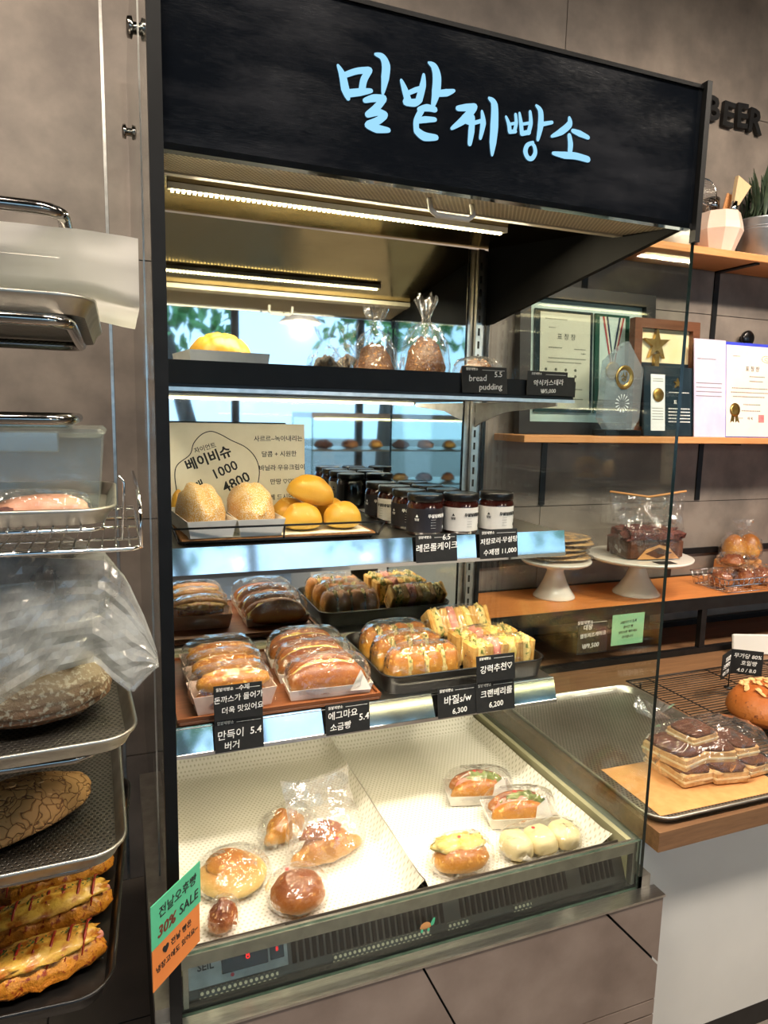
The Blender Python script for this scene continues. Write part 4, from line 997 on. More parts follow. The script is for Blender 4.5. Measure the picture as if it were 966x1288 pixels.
# the film runs from behind the loaf over its top and hangs down in front of the tier, doubled below the fold
nu, nh, nt = 44, 16, 8; vs = []; fs = []
def film_point(u, v, layer):
    x, zt = lerp_list(top, u); _, zb = lerp_list(bot, u); cr = .008*noise.noise(Vector((x*16, v*4, 3+layer)))+.005*noise.noise(Vector((x*45, v*10, 7)))
    if v <= 1:                              # hanging front
        z = zb+(zt-zb)*v; y = -.050+.030*v*v-.014*math.sin(PI*v)*(1-u)+cr+layer*(.016*(1-v)*(1-.5*u)+.001)
    else:                                   # over the top of the loaf
        q = v-1; dep = .22*min(1, max(.06, (-x+.02)/.10)); y = -.020+cr*(1-q)+dep*q; z = zt+.003*math.sin(q*6+x*30)-.004*q
    return (x+.16, y-.12, z-1.175)
for layer, n in ((0, nh+nt), (1, nh-3)):
    o = len(vs)
    for j in range(n+1):
        for i in range(nu+1): vs.append(film_point(i/nu, j/nh if j <= nh else 1+(j-nh)/nt, layer))
    for j in range(n):
        for i in range(nu): a = o+j*(nu+1)+i; fs.append((a, a+1, a+nu+2, a+nu+1))
MB().add(vs, fs, 0, False).build('draped_bag', 'bag_milky', t)
# loaves
t = thing('country_loaf', 'dark round country loaf dusted with flour in rings on a rack tray', 'bread', (-.128, .085, 1.0435), R(20))
def ridges(x, y, z, th, ph):
    k = 1+.022*math.cos(z*2*PI/.0125)*(1 if z > .012 else 0); r = math.hypot(x, y); cut = 0
    for a in (R(10), R(75), R(-60)):
        d = abs(-x*math.sin(a)+y*math.cos(a)); q = x*math.cos(a)+y*math.sin(a)
        if q > -.005 and r < .072: cut = max(cut, .009*math.exp(-(d/.006)**2))
    return x*k, y*k, z-(cut if z > .055 else 0)
blob_obj('loaf', 'country', t, .215, .205, .094, seed=310, amp=.03, fn=ridges, nu=60, nv=40, foot=.38, ex=2.15)
t = thing('almond_loaf', 'long cracked brown loaf topped with almond flakes on a rack tray', 'bread', (-.175, .035, .8845), R(28))
lf = blob_obj('loaf', 'almond_crack', t, .27, .125, .072, seed=320, amp=.05, nu=44, nv=20)
rnd = random.Random(8)
for k in range(12):
    x = rnd.uniform(-.06, .11); y = rnd.uniform(-.04, .04); z = .066*math.sqrt(max(.1, 1-(x/.135)**2-(y/.0625)**2))+.0045
    MB().lathe([(.009, 0), (.0095, .0008), (.008, .0016)], 10, M=Matrix.Diagonal((1, .7, 1, 1))).build('almond_flake', 'almond', t, (x, y, z), (R(-y*500), R(x*200), rnd.random()*3))
def sausage_bread(x, y, rz, lab, seed, L=.19):
    t = thing('sausage_bread', lab, 'bread', (x, y, .6845), R(rz), 'cheese sausage breads on the black tray')
    def lobes(a, b, z, th, ph):
        k = 1+.10*math.cos(a*2*PI/.034)+.0; return a, b*k, z*(1+.07*math.cos(a*2*PI/.034+1))
    blob_obj('bread', 'sausage_bun', t, L, .074, .052, seed=seed, amp=.10, freq=4, fn=lobes, nu=48, nv=16)
    blob_obj('sausage', 'ham', t, L*1.01, .030, .034, (0, .006, .018), seed=seed+1, amp=.05)
    blob_obj('cheese', 'cheese', t, L*.92, .062, .020, (0, 0, .036), seed=seed+2, amp=.22, freq=5, nu=48, crisp=.12)
    m = MB(); rn = random.Random(seed)
    for k in range(7):
        xx = -L*.36+k*L*.12; m.tube([(xx-.012, -.030, .034), (xx-.004, -.012, .0535), (xx+.004, .010, .056), (xx+.012, .028, .044)], [.001, .0022, .0022, .001], 6)
    m.build('ketchup', 'ketchup', t); m = MB()
    for k in range(90):
        a = rn.uniform(-L*.4, L*.4); b = rn.gauss(.004, .006); c = Vector((a, b, .0565-abs(b)*.3+rn.random()*.002)); s_ = .0022
        m.add([c+Vector((s_*math.cos(q+k), s_*math.sin(q+k), (q > 3)*.001)) for q in (0, 2, 4)], [(0, 1, 2)])
    h = m.build('herbs', 'herb', t); h['kind'] = 'stuff'
sausage_bread(-.130, -.022, 12, 'cheese sausage bread at the front edge of the black baking tray', 330)
sausage_bread(-.122, .080, 14, 'second cheese sausage bread from the front edge of the black tray', 340)
sausage_bread(-.118, .180, 16, 'third cheese sausage bread from the front edge of the black tray', 350)
sausage_bread(-.112, .285, 14, 'fourth cheese sausage bread from the front edge of the black tray', 360)
sausage_bread(-.105, .385, 14, 'cheese sausage bread at the back edge of the black baking tray', 370)

# ------------------------------------------------------------------ wooden counter beside the case
t = thing('counter', 'white counter with a thick brown wooden worktop next to the fridge', 'counter', (1.9, .5, 0))
MB().box(-.86, 1.1, -.44, .62, 0, .605).build('body', 'white_panel', t)
MB().box(-.86, 1.1, -.4405, -.43, .0, .06).build('plinth', 'black_metal', t)
MB().box(-.872, 1.12, -.502, .63, .606, .650).build('worktop', 'counter_wood', t)
t = thing('sheet_tray', 'large perforated aluminium tray on the wooden counter beside the fridge', 'tray', (1.262, .325, .6505), R(-1))
pan_mesh(-.215, .215, -.305, .305, 0, .018, .010, .006, .04, ns=7).build('pan', ['aluminium', 'perforated'], t)
tag(MB().box(-.195, .172, -.09, .115, 0, .0008).build('kraft_sheet', 'kraft', None, (1.27, .128, .6525), (0, 0, R(-1.5))), 'tan paper sheet under the bagged cake on the counter tray', 'paper')
t = thing('bagged_cake', 'dark cocoa layer cake pieces in a clear gathered bag on the tan paper', 'cake', (1.322, .165, .654), R(-6))
for k, (x, y, z, L, W, H, rz) in enumerate([(-.075, .0, 0, .09, .13, .032, 5), (.02, -.01, 0, .09, .13, .032, -4), (.105, 0, 0, .075, .12, .03, 8), (-.085, .01, .033, .085, .12, .034, 18), (.01, .015, .033, .095, .11, .034, -10), (.095, .02, .031, .07, .1, .03, 4), (-.02, .03, .068, .09, .08, .026, 12)]):
    pc = MB().rbox(-L/2, L/2, -W/2, W/2, 0, H, .004).build('cake_piece', 'sponge', t, (x, y, z), (0, 0, R(rz)))
    v, f = blob(L*.98, W*.98, .010, seed=400+k, amp=.1, ex=5); MB().add(v, f, 0, True).build('cocoa_top', 'cocoa', pc, (0, 0, H-.003))
    MB().box(-L/2-.0006, L/2+.0006, -W/2-.0006, W/2+.0006, H*.4, H*.55).build('cream_layer', 'cream', pc)
film(t, .325, .182, .125, seed=410, fins=.0, crisp=.10, ex=2.6); m = MB(); rnd = random.Random(3)
for k in range(16):
    a = 2*PI*k/16; m.add([(0, 0, 0), (.05*math.cos(a), .045*math.sin(a), .025+.025*rnd.random()), (.05*math.cos(a+.36), .045*math.sin(a+.36), .02+.02*rnd.random())], [(0, 1, 2)])
m.build('gathered_bag_end', 'film_bright', t, (-.10, .075, .105))
# cooling rack with round loaves
t = thing('cooling_rack', 'black wire cooling rack on the wooden counter', 'rack', (1.83, .385, .6505))
m = MB(); m.tube([(-.33, -.27, .02), (.33, -.27, .02), (.33, .27, .02), (-.33, .27, .02)], .003, 8, True)
for k in range(36): y = -.255+k*.0146; m.tube([(-.33, y, .0215), (.33, y, .0215)], .0014, 5)
for x in (-.25, 0, .25): m.tube([(x, -.27, .019), (x, .27, .019)], .002, 5)
for x in (-.3, .3):
    for y in (-.24, .24): m.tube([(x, y, .02), (x, y, .0015)], .003, 6)
m.build('wire_grid', 'black_metal', t)
t = thing('round_loaf', 'round reddish brown loaf topped with almond flakes on the cooling rack', 'bread', (1.672, .285, .674), R(20))
blob_obj('loaf', 'cranberry_loaf', t, .225, .215, .112, seed=420, amp=.05, nu=36, nv=18)
rnd = random.Random(12)
for k in range(60):
    a = rnd.random()*6.28; q = .078*rnd.random()**.6; x, y = q*math.cos(a), q*math.sin(a); z = .0336+.0784*math.sqrt(max(.1, 1-(x/.1125)**2-(y/.1075)**2))
    MB().lathe([(.010, 0), (.0105, .001), (.009, .002)], 10, M=Matrix.Diagonal((1, .65, 1, 1))).build('almond_flake', 'almond', t, (x, y, z+.0012), (R(-y*350), R(x*350), rnd.random()*3))
t = thing('spiral_loaf', 'pale spiral-ringed loaf behind the almond loaf on the cooling rack', 'bread', (1.965, .395, .674), 0)
def rings(x, y, z, th, ph): k = 1+.02*math.cos(z*2*PI/.014+th); return x*k, y*k, z
blob_obj('loaf', 'flat_bun', t, .19, .185, .085, seed=430, amp=.03, fn=rings, nu=44, nv=36)
tag(MB().rbox(-.14, .14, -.006, .006, 0, .075, .004).build('white_board', 'white_panel', None, (2.225, .735, .651), (R(-10), 0, R(-20))), 'white board leaning behind the cooling rack on the counter', 'board')
t = thing('card_pick', 'folded pair of black price cards on a thin black pick over the cooling rack', 'card', (1.762, .500, .675))
MB().tube([(0, 0, 0), (0, 0, .07)], .0018, 6).build('pick', 'black_metal', t); MB().lathe([(.012, 0), (.013, .002), (.004, .004)], 14).build('foot', 'black_metal', t)
for s, ln in ((-1, [('호밀빵', .01, .075), ('크랜베리', 0, .055), ('4.0 / 7.0', -.004, .035)]), (1, [('무가당 80%', 0, .08), ('호밀빵', .005, .058), ('4.0 / 8.0', 0, .035)])):
    c = MB().box(0, .088, -.0006, .0006, .050, .128).build('card_face', 'card_black', t, (0, -.002, 0), (0, 0, R(-38 if s > 0 else 205)))
    for q, dx, z in ln:
        M = T(.044+dx, -.0009, z+.028) @ UP if s > 0 else Matrix.Rotation(PI, 4, 'Z') @ T(-.044+dx, -.0009, z+.028) @ UP
        text(q, c, M, .0165, 'chalk', shear=.15)

# ------------------------------------------------------------------ black framed table with cake stands
t = thing('side_table', 'black metal framed table with an orange wood top behind the counter tray', 'table', (2.0, .98, .65))
MB().box(-.90, .95, -.145, .155, .196, .208).build('table_top', 'table_wood', t)
f = MB().box(-.90, .95, -.152, -.146, .168, .212)
f.build('front_rail', 'black_metal', t); MB().box(-.90, .95, .156, .166, .168, .212).build('back_rail', 'black_metal', t)
for x in (-.90, -.02, .92):
    for y in (-.150, .135): MB().box(x, x+.025, y, y+.02, .022, .196).build('leg', 'black_metal', t)
for y in (-.152, .137): MB().box(-.90, .95, y, y+.022, .0005, .022).build('floor_rail', 'black_metal', t)
MB().box(-.90, .95, .158, .166, .30, .325).build('upper_back_rail', 'black_metal', t)
for x in (-.88, .1, .9): MB().box(x, x+.02, .158, .166, .212, .30).build('back_post', 'black_metal', t)
ZT2 = .8585
def cake_stand(x, y, rp, h, lab, rb=.085):
    t = thing('cake_stand', lab, 'cake stand', (x, y, ZT2), 0, 'white cake stands')
    MB().lathe([(rb, 0), (rb, .006), (rb*.78, .028), (.042, h*.45), (.030, h*.7), (.036, h*.9), (.05, h-.012)], 32).build('foot', 'ceramic', t)
    MB().lathe([(.05, h-.014), (rp*.92, h-.010), (rp, h-.002), (rp, h+.004), (rp*.985, h+.0045), (.02, h+.003)], 48).build('plate', 'ceramic', t)
    return t
cake_stand(1.790, .965, .190, .142, 'white footed cake stand carrying the big bagged chocolate cake')
cake_stand(1.462, 1.015, .125, .135, 'white footed cake stand carrying the stack of bagged flat pastries', .075)
t = thing('bagged_chocolate_cake', 'chocolate crumb cake slab in a tall clear bag on the cake stand', 'cake', (1.800, .950, ZT2+.147), R(-8))
MB().rbox(-.112, .112, -.075, .075, 0, .070, .008).build('cake', 'cocoa', t)
v, f = blob(.225, .155, .045, seed=440, amp=.25, freq=8, nu=40, crisp=.25, ex=4); MB().add(v, f, 0, False).build('crumb_topping', 'choc_crumb', t, (0, 0, .062))
m = MB(); n = 32; prof = [(.118, .082, 0, 0), (.122, .084, .05, 0), (.126, .080, .10, 0), (.138, .045, .15, 0), (.150, .018, .19, 0), (.156, .005, .215, 0)]
for j, (rx, ry, z, dy) in enumerate(prof):
    for k in range(n):
        a = 2*PI*k/n; c, s_ = math.cos(a), math.sin(a); e = .45 if j < 3 else .7
        m.v.append((rx*math.copysign(abs(c)**e, c), ry*math.copysign(abs(s_)**e, s_)*(1+.12*math.sin(a*4+j)), z+(.022*abs(c)**1.5 if j == 5 else 0)))
for j in range(len(prof)-1):
    for k in range(n): m.f.append((j*n+k, j*n+(k+1) % n, (j+1)*n+(k+1) % n, (j+1)*n+k)); m.mi.append(0); m.sm.append(False)
bg = m.build('tall_bag', 'film', t)
MB().tube([(-.156, 0, .237), (0, -.004, .217), (.156, 0, .237)], .004, 6).build('twist_strip', 'kraft', bg)
MB().add([(-.085, -.0860, .004), (.085, -.0860, .004), (.04, -.0860, .046), (0, -.0860, .056), (-.05, -.0860, .040)], [(0, 1, 2, 3, 4)]).build('paper_fold', 'kraft', t)
MB().add([(-.055, -.0866, .024), (-.005, -.0866, .006), (.055, -.0866, .026), (.0, -.0866, .046)], [(0, 1, 2, 3)]).build('diamond_label', 'cocoa', t)
tag(MB().box(-.035, .035, -.022, .022, 0, .001).build('brand_card', 'card_black', None, (1.778, .822, ZT2+.147), (0, 0, R(-8))), 'small black card lying flat on the big cake stand plate', 'card')
rnd = random.Random(9)
for k in range(5):
    t = thing('flat_pastry', 'thin bagged flat pastry, '+('lowest', 'second from the bottom', 'middle', 'second from the top', 'topmost')[k]+' of the stack on the smaller cake stand', 'bread', (1.470+rnd.uniform(-.015, .015), 1.01, ZT2+.1465+k*.0170), rnd.uniform(-.3, .3), 'stacked flat pastries')
    blob_obj('pastry', 'bread_slab', t, .22, .17, .012, (0, 0, .001), seed=450+k, amp=.08, ex=2.6); film(t, .235, .18, .0150, seed=455+k, fins=.0, crisp=.02)
# baskets of bagged pastries
t = thing('wire_fruit_basket', 'chrome wire basket holding bagged brown pastries on the black table', 'basket', (2.285, .935, ZT2+.0005))
m = MB()
for z, q in ((.003, -.01), (.03, 0), (.055, .008)): m.tube([(-.17-q, -.085-q*.6, z), (.17+q, -.085-q*.6, z), (.17+q, .085+q*.6, z), (-.17-q, .085+q*.6, z)], .002, 6, True)
for k in range(14):
    x = -.165+k*.0254
    for s in (-1, 1): m.tube([(x, s*.08, .003), (x*1.03, s*.0895, .055)], .0015, 5)
for k in range(7):
    y = -.075+k*.025
    for s in (-1, 1): m.tube([(s*.162, y, .003), (s*.177, y, .055)], .0015, 5)
    m.tube([(-.165, y, .003), (.165, y, .003)], .0015, 5)
m.build('wire_frame', 'chrome', t)
for k, (x, y, z, L, H, lab) in enumerate([(2.176, .933, .006, .100, .075, 'bagged brown cruffin next to the big cake stand, in the wire basket'), (2.285, .930, .006, .104, .08, 'bagged brown layered pastry at the front of the wire basket'), (2.394, .935, .006, .100, .075, 'bagged brown pastry at the end of the wire basket'), (2.232, .940, .083, .110, .055, 'bagged brown pastry lying on the others in the wire basket')]):
    t = thing('bagged_pastry', lab, 'bread', (x, y, ZT2+z), (0, .12, -.1, .4)[k], 'bagged pastries in the wire basket')
    blob_obj('pastry', 'pastry', t, L*.74, .085, H*.8, (0, 0, .001), seed=470+k, amp=.3, freq=5, crisp=.15); film(t, L*.98, .108, H, seed=480+k, fins=.0, crisp=.10)
t = thing('bagged_orange_bread', 'glossy orange bun pair in a tied clear bag above the wire basket', 'bread', (2.415, 1.066, ZT2+.0735), 0)
for x in (-.04, .045): blob_obj('bun', 'bun_gold', t, .09, .10, .105, (x, 0, .002), seed=490, amp=.05)
bag(t, .10, .060, .125, .22, .5, seed=9)
t = thing('pastry_box', 'small box lifting the orange bun bag behind the wire basket', 'box', (2.415, 1.076, ZT2)); MB().rbox(-.09, .09, -.042, .042, 0, .0725, .004).build('box', 'kraft', t)
# cards on the table front
t = card('black card reading 9,500 won hanging on the black table front', 1.494, .8265, .705, .124, .126, [('대왕', -.18, .74, .19), ('멜팅치즈케이크', .0, .52, .15), ('₩9,500', -.06, .22, .20)], lean=0, group='cards on the black table', name='hanging_card')
t = card('pale green handwritten note on the black table front', 1.642, .8265, .722, .138, .110, [('크림치즈가 듬뿍', .0, .74, .11, 0), ('들어간 빵', .0, .58, .11, 0), ('냉장보관 해주세요', .0, .42, .11, 0), ('감사합니다', .0, .26, .11, 0)], lean=0, script=False, board='note_green_pale', ink='ink', group='cards on the black table', name='green_note')

# ------------------------------------------------------------------ wall shelves and awards
def wall_shelf(z0, z1, x0, x1, lab, brs, down):
    t = thing('wall_shelf', lab, 'shelf', (0, 0, 0)); MB().rbox(x0, x1, .95, WY-.0005, z0, z1, .002).build('board', 'shelf_wood', t)
    for x in brs:
        b = MB().box(x, x+.024, WY-.006, WY-.0005, z0-down, z0).box(x, x+.024, .965, WY-.0005, z0-.006, z0)
        b.build('bracket', 'black_metal', t)
    return t
wall_shelf(1.416, 1.440, 1.262, 3.0, 'long orange wooden wall shelf carrying the framed awards', (1.465, 2.222), .24)
wall_shelf(2.086, 2.112, 1.50, 3.0, 'upper orange wooden wall shelf with the utensil pot and plant', (2.228, 1.60), .30)
ZS = 1.4405
def lines_mesh(rows, mat, parent, y):
    m = MB(); rnd = random.Random(len(rows)*7)
    for x0, x1, z, h in rows:
        x = x0
        while x < x1-.002:
            w = rnd.uniform(.003, .007); m.box(x, min(x+w, x1), y-.0004, y, z, z+h); x += w+.0025
    o = m.build('printed_lines', mat, parent); o['kind'] = 'stuff'; return o
def frame(parent, w, h, b, d, mat):
    for a in ((-w/2, w/2, 0, b), (-w/2, w/2, h-b, h), (-w/2, -w/2+b, b, h-b), (w/2-b, w/2, b, h-b)):
        MB().box(a[0], a[1], -d/2, d/2, a[2], a[3]).build('frame_side', mat, parent)
t = thing('framed_award', 'large black framed case with a certificate and a ribboned medal on the wall shelf', 'picture frame', (1.610, 1.085, ZS), 0, None, (R(-4), 0, 0))
frame(t, .590, .520, .044, .035, 'frame_black')
MB().box(-.255, .255, .006, .012, .040, .480).build('mount', 'cert_white', t)
c = MB().box(-.225, .020, -.004, .005, .080, .440).build('certificate_border', 'award_board', t)
MB().box(-.205, .008, -.0055, -.004, .092, .430).build('certificate', 'cert_paper', c)
text('표 창 장', c, T(-.095, -.0058, .345) @ UP, .024, 'ink')
lines_mesh([(-.185, -.09, .405, .004), (-.17, -.14, .375, .003), (-.17, -.11, .305, .004), (-.06, -.01, .303, .004), (-.03, -.01, .288, .004), (-.17, -.01, .268, .004), (-.175, -.03, .254, .004), (-.12, -.02, .160, .004), (-.10, -.02, .125, .004)], 'ink_grey', c, -.0056)
for k in range(8): MB().lathe([(.004, 0), (.0055, 0), (.0055, .0006), (.004, .0006)], 10).build('emblem', 'ink_grey', c, (-.18+(k % 4)*.042, -.0056, .230-(k//4)*.022), (R(90), 0, 0))
m_ = MB().box(.032, .185, -.004, .005, .080, .440).build('medal_case', 'velvet_green', t)
MB().box(.050, .165, -.0055, -.004, .130, .430).build('medal_card', 'cert_white', m_)
for x0, x1, s in ((.060, .100, 1), (.160, .118, -1)):
    for k, c_ in enumerate(('ribbon_red', 'cert_paper', 'ribbon_navy')):
        dx = s*k*.0085; MB().add([(x0+dx, -.007, .43), (x0+dx+s*.0085, -.007, .43), (x1+dx*.6+s*.005, -.007, .255), (x1+dx*.6, -.007, .255)], [(0, 1, 2, 3)]).build('ribbon_stripe', c_, m_)
MB().lathe([(.0, 0), (.030, 0), (.034, .004), (.030, .006), (.022, .005), (0, .006)], 28).build('medal', 'award_gold', m_, (.109, -.008, .235), (R(90), 0, 0))
MB().box(-.253, .253, -.012, -.010, .042, .478).build('pane', 'glass', t)
# crystal trophy
t = thing('crystal_trophy', 'clear faceted crystal trophy on a dark base in front of the framed medal', 'trophy', (1.672, .990, ZS), R(4))
MB().rbox(-.085, .085, -.035, .035, 0, .022, .003).build('base', 'black_satin', t)
pr = [(-.055, .022), (.06, .022), (.085, .06), (.090, .235), (.012, .330), (-.075, .26), (-.088, .06)]
MB().prism(pr, -.016, .016, 'y').build('crystal', 'crystal', t)
MB().lathe([(.026, 0), (.038, .0), (.042, .003), (.036, .005), (.026, 0)], 28, cap=False).build('gold_ring', 'award_gold', t, (.0, -.0165, .205), (R(90), 0, 0))
text('상', t, T(0, -.018, .205) @ UP, .034, 'award_gold', bold=.02)
m = MB()
for k in range(14):
    a = 2*PI*k/14; m.add([(.012*math.cos(a), -.017, .115+.012*math.sin(a)), (.032*math.cos(a-.07), -.017, .115+.032*math.sin(a-.07)), (.032*math.cos(a+.07), -.017, .115+.032*math.sin(a+.07))], [(0, 1, 2)])
m.build('engraved_rosette', 'cert_white', t)
# star award, plaque, certificate folder
t = thing('star_award_frame', 'brown wooden frame with a gold star award on the wall shelf', 'picture frame', (1.912, 1.030, ZS), 0, None, (R(-3), 0, 0))
frame(t, .305, .425, .034, .030, 'frame_brown')
MB().box(-.122, .122, .004, .010, .030, .395).build('backing', 'cream', t); MB().box(-.122, .122, .003, .0039, .030, .270).build('photo', 'award_board', t)
MB().prism([((.062 if k % 2 == 0 else .022)*math.sin(k*PI/5)-.045, (.062 if k % 2 == 0 else .022)*math.cos(k*PI/5)+.335) for k in range(10)], -.012, .002, 'y').build('star', 'award_gold', t)
MB().box(-.055, -.035, -.012, .002, .22, .30).build('star_stem', 'award_gold', t)
t = thing('award_plaque', 'dark blue award plaque with a white panel and bronze medallion', 'plaque', (1.905, .990, ZS), 0, None, (R(-6), 0, 0))
MB().rbox(-.115, .115, 0, .255, -.006, .006, .002).build('plate', 'award_board', t, rot=(R(90), 0, 0))
MB().box(-.085, -.020, -.0075, -.006, .020, .225).build('white_panel', 'cert_white', t)
MB().lathe([(0, 0), (.022, 0), (.025, .003), (.021, .005), (0, .006)], 24).build('medallion', 'award_gold', t, (-.052, -.0075, .150), (R(90), 0, 0))
text('표 창', t, T(.04, -.0068, .125) @ UP, .018, 'chalk'); lines_mesh([(.0, .095, .160, .003)]+[(-.002, .10, .10-k*.012, .004) for k in range(5)], 'chalk', t, -.0066)
lines_mesh([(-.075, -.03, .207, .003), (-.075, -.03, .199, .003)]+[(-.078, -.028, .10-k*.010, .003) for k in range(5)], 'ink_grey', t, -.0076)
MB().prism([((.020 if k % 2 == 0 else .008)*math.sin(k*PI/5)+.04, (.020 if k % 2 == 0 else .008)*math.cos(k*PI/5)+.195) for k in range(10)], -.010, -.006, 'y').build('star', 'award_gold', t)
t = thing('certificate_folder', 'open certificate folder with pink award sheet and gold rosette on the wall shelf', 'certificate', (2.250, .975, ZS), 0, None, (R(-6), 0, 0))
MB().box(-.235, -.080, -.002, .002, 0, .365).build('left_cover', 'folder_violet', t, (0, 0, 0), (0, 0, 0))
MB().box(-.08, .26, -.002, .002, 0, .362).build('right_cover', 'folder_blue', t)
sh = MB().box(-.078, .26, -.004, -.002, .003, .350).build('award_sheet', 'cert_paper', t)
text('표 창 장', sh, T(.055, -.0044, .262) @ UP, .022, 'ink'); text('마 옥', sh, T(.045, -.0044, .072) @ UP, .013, 'ink')
lines_mesh([(-.045, -.01, .308, .003), (.04, .12, .232, .004), (.04, .11, .214, .004), (-.05, .14, .186, .004), (-.055, .14, .170, .004), (-.045, .12, .154, .004), (.01, .10, .124, .004), (.0, .10, .100, .004), (-.02, .01, .072, .003)], 'ink_grey', sh, -.0042)
lines_mesh([(-.225, -.10, .20-k*.016, .003) for k in range(4)]+[(-.22, -.13, .29, .003)], 'ink_grey', t, -.0024)
MB().lathe([(.014, 0), (.024, 0), (.026, .002), (.014, .002)], 20).build('rosette', 'award_gold', sh, (-.035, -.0042, .105), (R(90), 0, 0))
for s in (-1, 1): MB().add([(-.035, -.0044, .085), (-.035+s*.016, -.0044, .085), (-.035+s*.024, -.0044, .055), (-.035+s*.012, -.0044, .062), (-.035+s*.004, -.0044, .056)], [(0, 1, 2, 3, 4)]).build('rosette_tail', 'award_gold', sh)
MB().box(.088, .118, -.0046, -.004, .058, .088).build('red_seal', 'sticker_pale', sh)
m = MB()
for k in range(26): a = k*.5; r_ = .004+k*.0012; m.tube([(.13+r_*math.cos(a), -.0044, .305+r_*.5*math.sin(a)), (.13+r_*math.cos(a+.5), -.0044, .305+r_*.5*math.sin(a+.5))], .0009, 4)
m.build('ornament', 'award_gold', sh)['kind'] = 'stuff'
t = thing('round_wall_knob', 'round black knob on the wall above the certificate folder', 'knob', (2.40, WY-.001, 1.835)); MB().lathe([(.012, 0), (.012, .02), (.03, .022), (.032, .034), (.026, .040), (0.0, .041)], 20).build('knob', 'black_satin', t, rot=(R(90), 0, 0))
# wall letters
t = thing('wall_letters', 'thick black capital letters spelling BEER on the tiled wall', 'letters', (2.20, WY-.001, 2.655), 0, None)
for k, chx in enumerate('BEER'): text(chx, t, T((-.066, .010, .080, .148)[k], -.010, (.006, -.002, .004, -.004)[k]) @ UP @ Matrix.Rotation(R((3, -3, 2, -4)[k]), 4, 'Z'), .118, 'black_metal', thick=.008, bold=.03, name='letter')
# utensil pot and plant on the upper shelf
ZU = 2.1125
t = thing('utensil_pot', 'pale faceted ceramic pot holding kitchen utensils on the upper shelf', 'pot', (2.118, 1.045, ZU))
MB().lathe([(.050, 0), (.060, .01), (.088, .085), (.084, .11), (.072, .150), (.066, .150), (.076, .108), (.05, .02)], 9, smooth=False, cap=True).build('pot', 'ceramic_pink', t)
def utensil(name, lab, fn):
    t = thing(name, lab, 'utensil', (2.118, 1.045, ZU+.03), 0, 'utensils in the ceramic pot'); fn(t)
def _sieve(t):
    c = Vector((-.072, .0, .19)); MB().tube([c+Vector((.048*math.cos(k*PI/12), .01*math.sin(k*PI/12), .048*math.sin(k*PI/12))) for k in range(24)], .003, 6, True).build('rim', 'chrome', t)
    MB().tube([(-.01, 0, .0), c+Vector((.02, 0, -.044))], .004, 6).build('handle', 'chrome', t)
    m = MB()
    for k in range(-5, 6): h = .048*math.sqrt(max(0, 1-(k/6)**2)); m.tube([c+Vector((k*.008, .002, -h)), c+Vector((k*.008, .002, h))], .0006, 4); m.tube([c+Vector((-h, .002, k*.008)), c+Vector((h, .002, k*.008))], .0006, 4)
    m.build('mesh', 'steel', t)['kind'] = 'stuff'
def _scoop(t):
    MB().lathe([(.004, 0), (.03, .012), (.034, .05), (.032, .05), (.026, .014)], 16).build('cup', 'chrome_dark', t, (-.004, .036, .130), (R(-10), 0, 0)); MB().tube([(.0, .01, .0), (-.004, .036, .133)], .005, 6).build('handle', 'chrome_dark', t)
def _brush(t):
    MB().tube([(.018, -.01, .0), (.045, -.015, .125)], .012, 8).build('handle', 'frame_brown', t); MB().tube([(.045, -.015, .125), (.055, -.015, .165)], .0135, 8).build('ferrule', 'chrome', t)
    MB().prism([(-.013, 0), (.013, 0), (.042, .085), (-.030, .095)], -.008, .008, 'y').build('bristles', 'brush_bristle', t, (.056, -.015, .158), (0, R(16), 0))
def _spat(t):
    MB().tube([(.03, .012, .0), (.049, .014, .126)], .006, 6).build('handle', 'shelf_wood', t); MB().rbox(-.022, .022, 0, .075, -.004, .004, .002).build('blade', 'shelf_wood', t, (.049, .016, .128), (R(90), R(14), 0))
utensil('wire_sieve', 'round chrome wire sieve standing in the ceramic pot', _sieve); utensil('metal_scoop', 'dark metal scoop standing in the ceramic pot', _scoop)
utensil('pastry_brush', 'pastry brush with pale bristles standing in the ceramic pot', _brush); utensil('wooden_spatula', 'pale wooden spatula standing in the ceramic pot', _spat)
t = thing('potted_plant', 'dark leafy plant in a galvanised metal bucket on the upper shelf', 'plant', (2.345, 1.050, ZU))
MB().lathe([(.075, 0), (.080, .004), (.094, .10), (.096, .104), (.098, .145), (.101, .15), (.096, .15), (.09, .1), (.078, .01)], 32).build('bucket', 'zinc', t)
for z in (.108, .118): MB().tube([(.0965*math.cos(k*PI/16), .0965*math.sin(k*PI/16), z) for k in range(32)], .002, 6, True).build('hoop', 'zinc', t)
MB().lathe([(.0, .138), (.092, .138), (.092, .140), (0, .142)], 20).build('soil', 'bark', t)
rnd = random.Random(21); lm = []
for q in range(3):
    m = MB(); n = 7; w = .0055+.0015*q; L = .09+.022*q
    vs = []
    for k in range(n+1):
        u = k/n; ww = w*math.sin(PI*min(1, u*.93+.05))**.8; z = L*u; y = -.045*u*u*(1+q*.5)
        vs += [(-ww, y, z), (0, y-.003, z), (ww, y, z)]
    m.add(vs, [(3*k+a, 3*k+a+1, 3*k+a+4, 3*k+a+3) for k in range(n) for a in (0, 1)], 0, True); lm.append(m.mesh('leaf')); lm[-1].materials.append(MAT['leaf'])
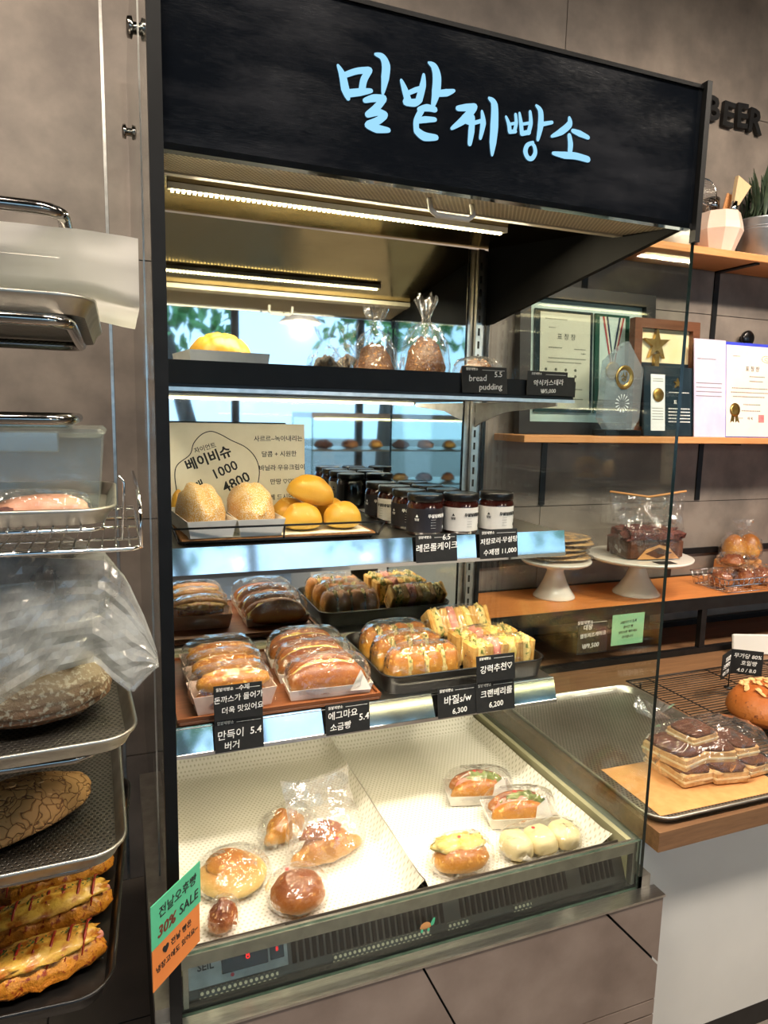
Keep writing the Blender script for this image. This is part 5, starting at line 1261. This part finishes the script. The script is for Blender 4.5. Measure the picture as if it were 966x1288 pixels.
for k in range(130):
    a = rnd.random()*2*PI; r_ = .085*rnd.random()**.5; z = .14+.085*rnd.random()*(1-r_/.12)
    link('leaf', lm[k % 3], None, t, (r_*math.cos(a), r_*math.sin(a), z), (R(-rnd.uniform(10, 80)), 0, a+PI/2+rnd.uniform(-.5, .5)))
t = thing('cream_bowl', 'cream bowl seen through the fridge glass on the upper shelf', 'bowl', (1.93, 1.05, ZU)); MB().lathe([(.03, 0), (.035, .006), (.075, .06), (.072, .06), (.03, .01)], 28).build('bowl', 'ceramic', t)

# ------------------------------------------------------------------ pastry fridge across the room (seen in the back mirror)
t = thing('pastry_fridge', 'chest-high glass pastry fridge standing across the room, seen in the mirror', 'display case', (2.3, -2.6, 0))
MB().box(-1.0, 1.0, -.3, .3, 0, .72).build('body', 'white_panel', t)
for z in (.96, 1.22): MB().box(-.98, .98, -.28, .25, z, z+.012).build('shelf', 'steel', t)
MB().box(-1.0, 1.0, -.3, .3, 1.46, 1.50).build('top', 'steel', t)
for x in (-1.0, .99): MB().box(x, x+.01, -.3, .3, .72, 1.46, edge=1).build('side_glass', ['glass', 'glass_edge_green'], t)
MB().box(-1, 1, .294, .30, .72, 1.46, edge=1).build('front_glass', ['glass', 'glass_edge_green'], t)
MB().box(-.95, .95, .2, .22, 1.452, 1.46).build('light_bar', 'led', t)
pm = []
for q in range(3):
    v, f = blob(.14, .11, .07, seed=500+q, amp=.2, freq=4, nu=20, nv=10); b = MB().add(v, f, 0, True); me = b.mesh('pastry'); me.materials.append(MAT[('pastry', 'bun_gold', 'choc_crumb')[q]]); pm.append(me)
for j, z in enumerate((.7205, .9725, 1.2325)):
    for k in range(9): tag(link('pastry', pm[(k+j) % 3], None, None, (1.45+k*.21, -2.52, z), (0, 0, k)), ('brown ridged pastry', 'plain golden bun', 'dark chocolate pastry')[(k+j) % 3]+(' on the floor', ' on the lower shelf', ' on the upper shelf')[j]+' of the pastry fridge', 'bread', ('pastries on the fridge floor', 'pastries on the lower fridge shelf', 'pastries on the upper fridge shelf')[j])

flush_texts()
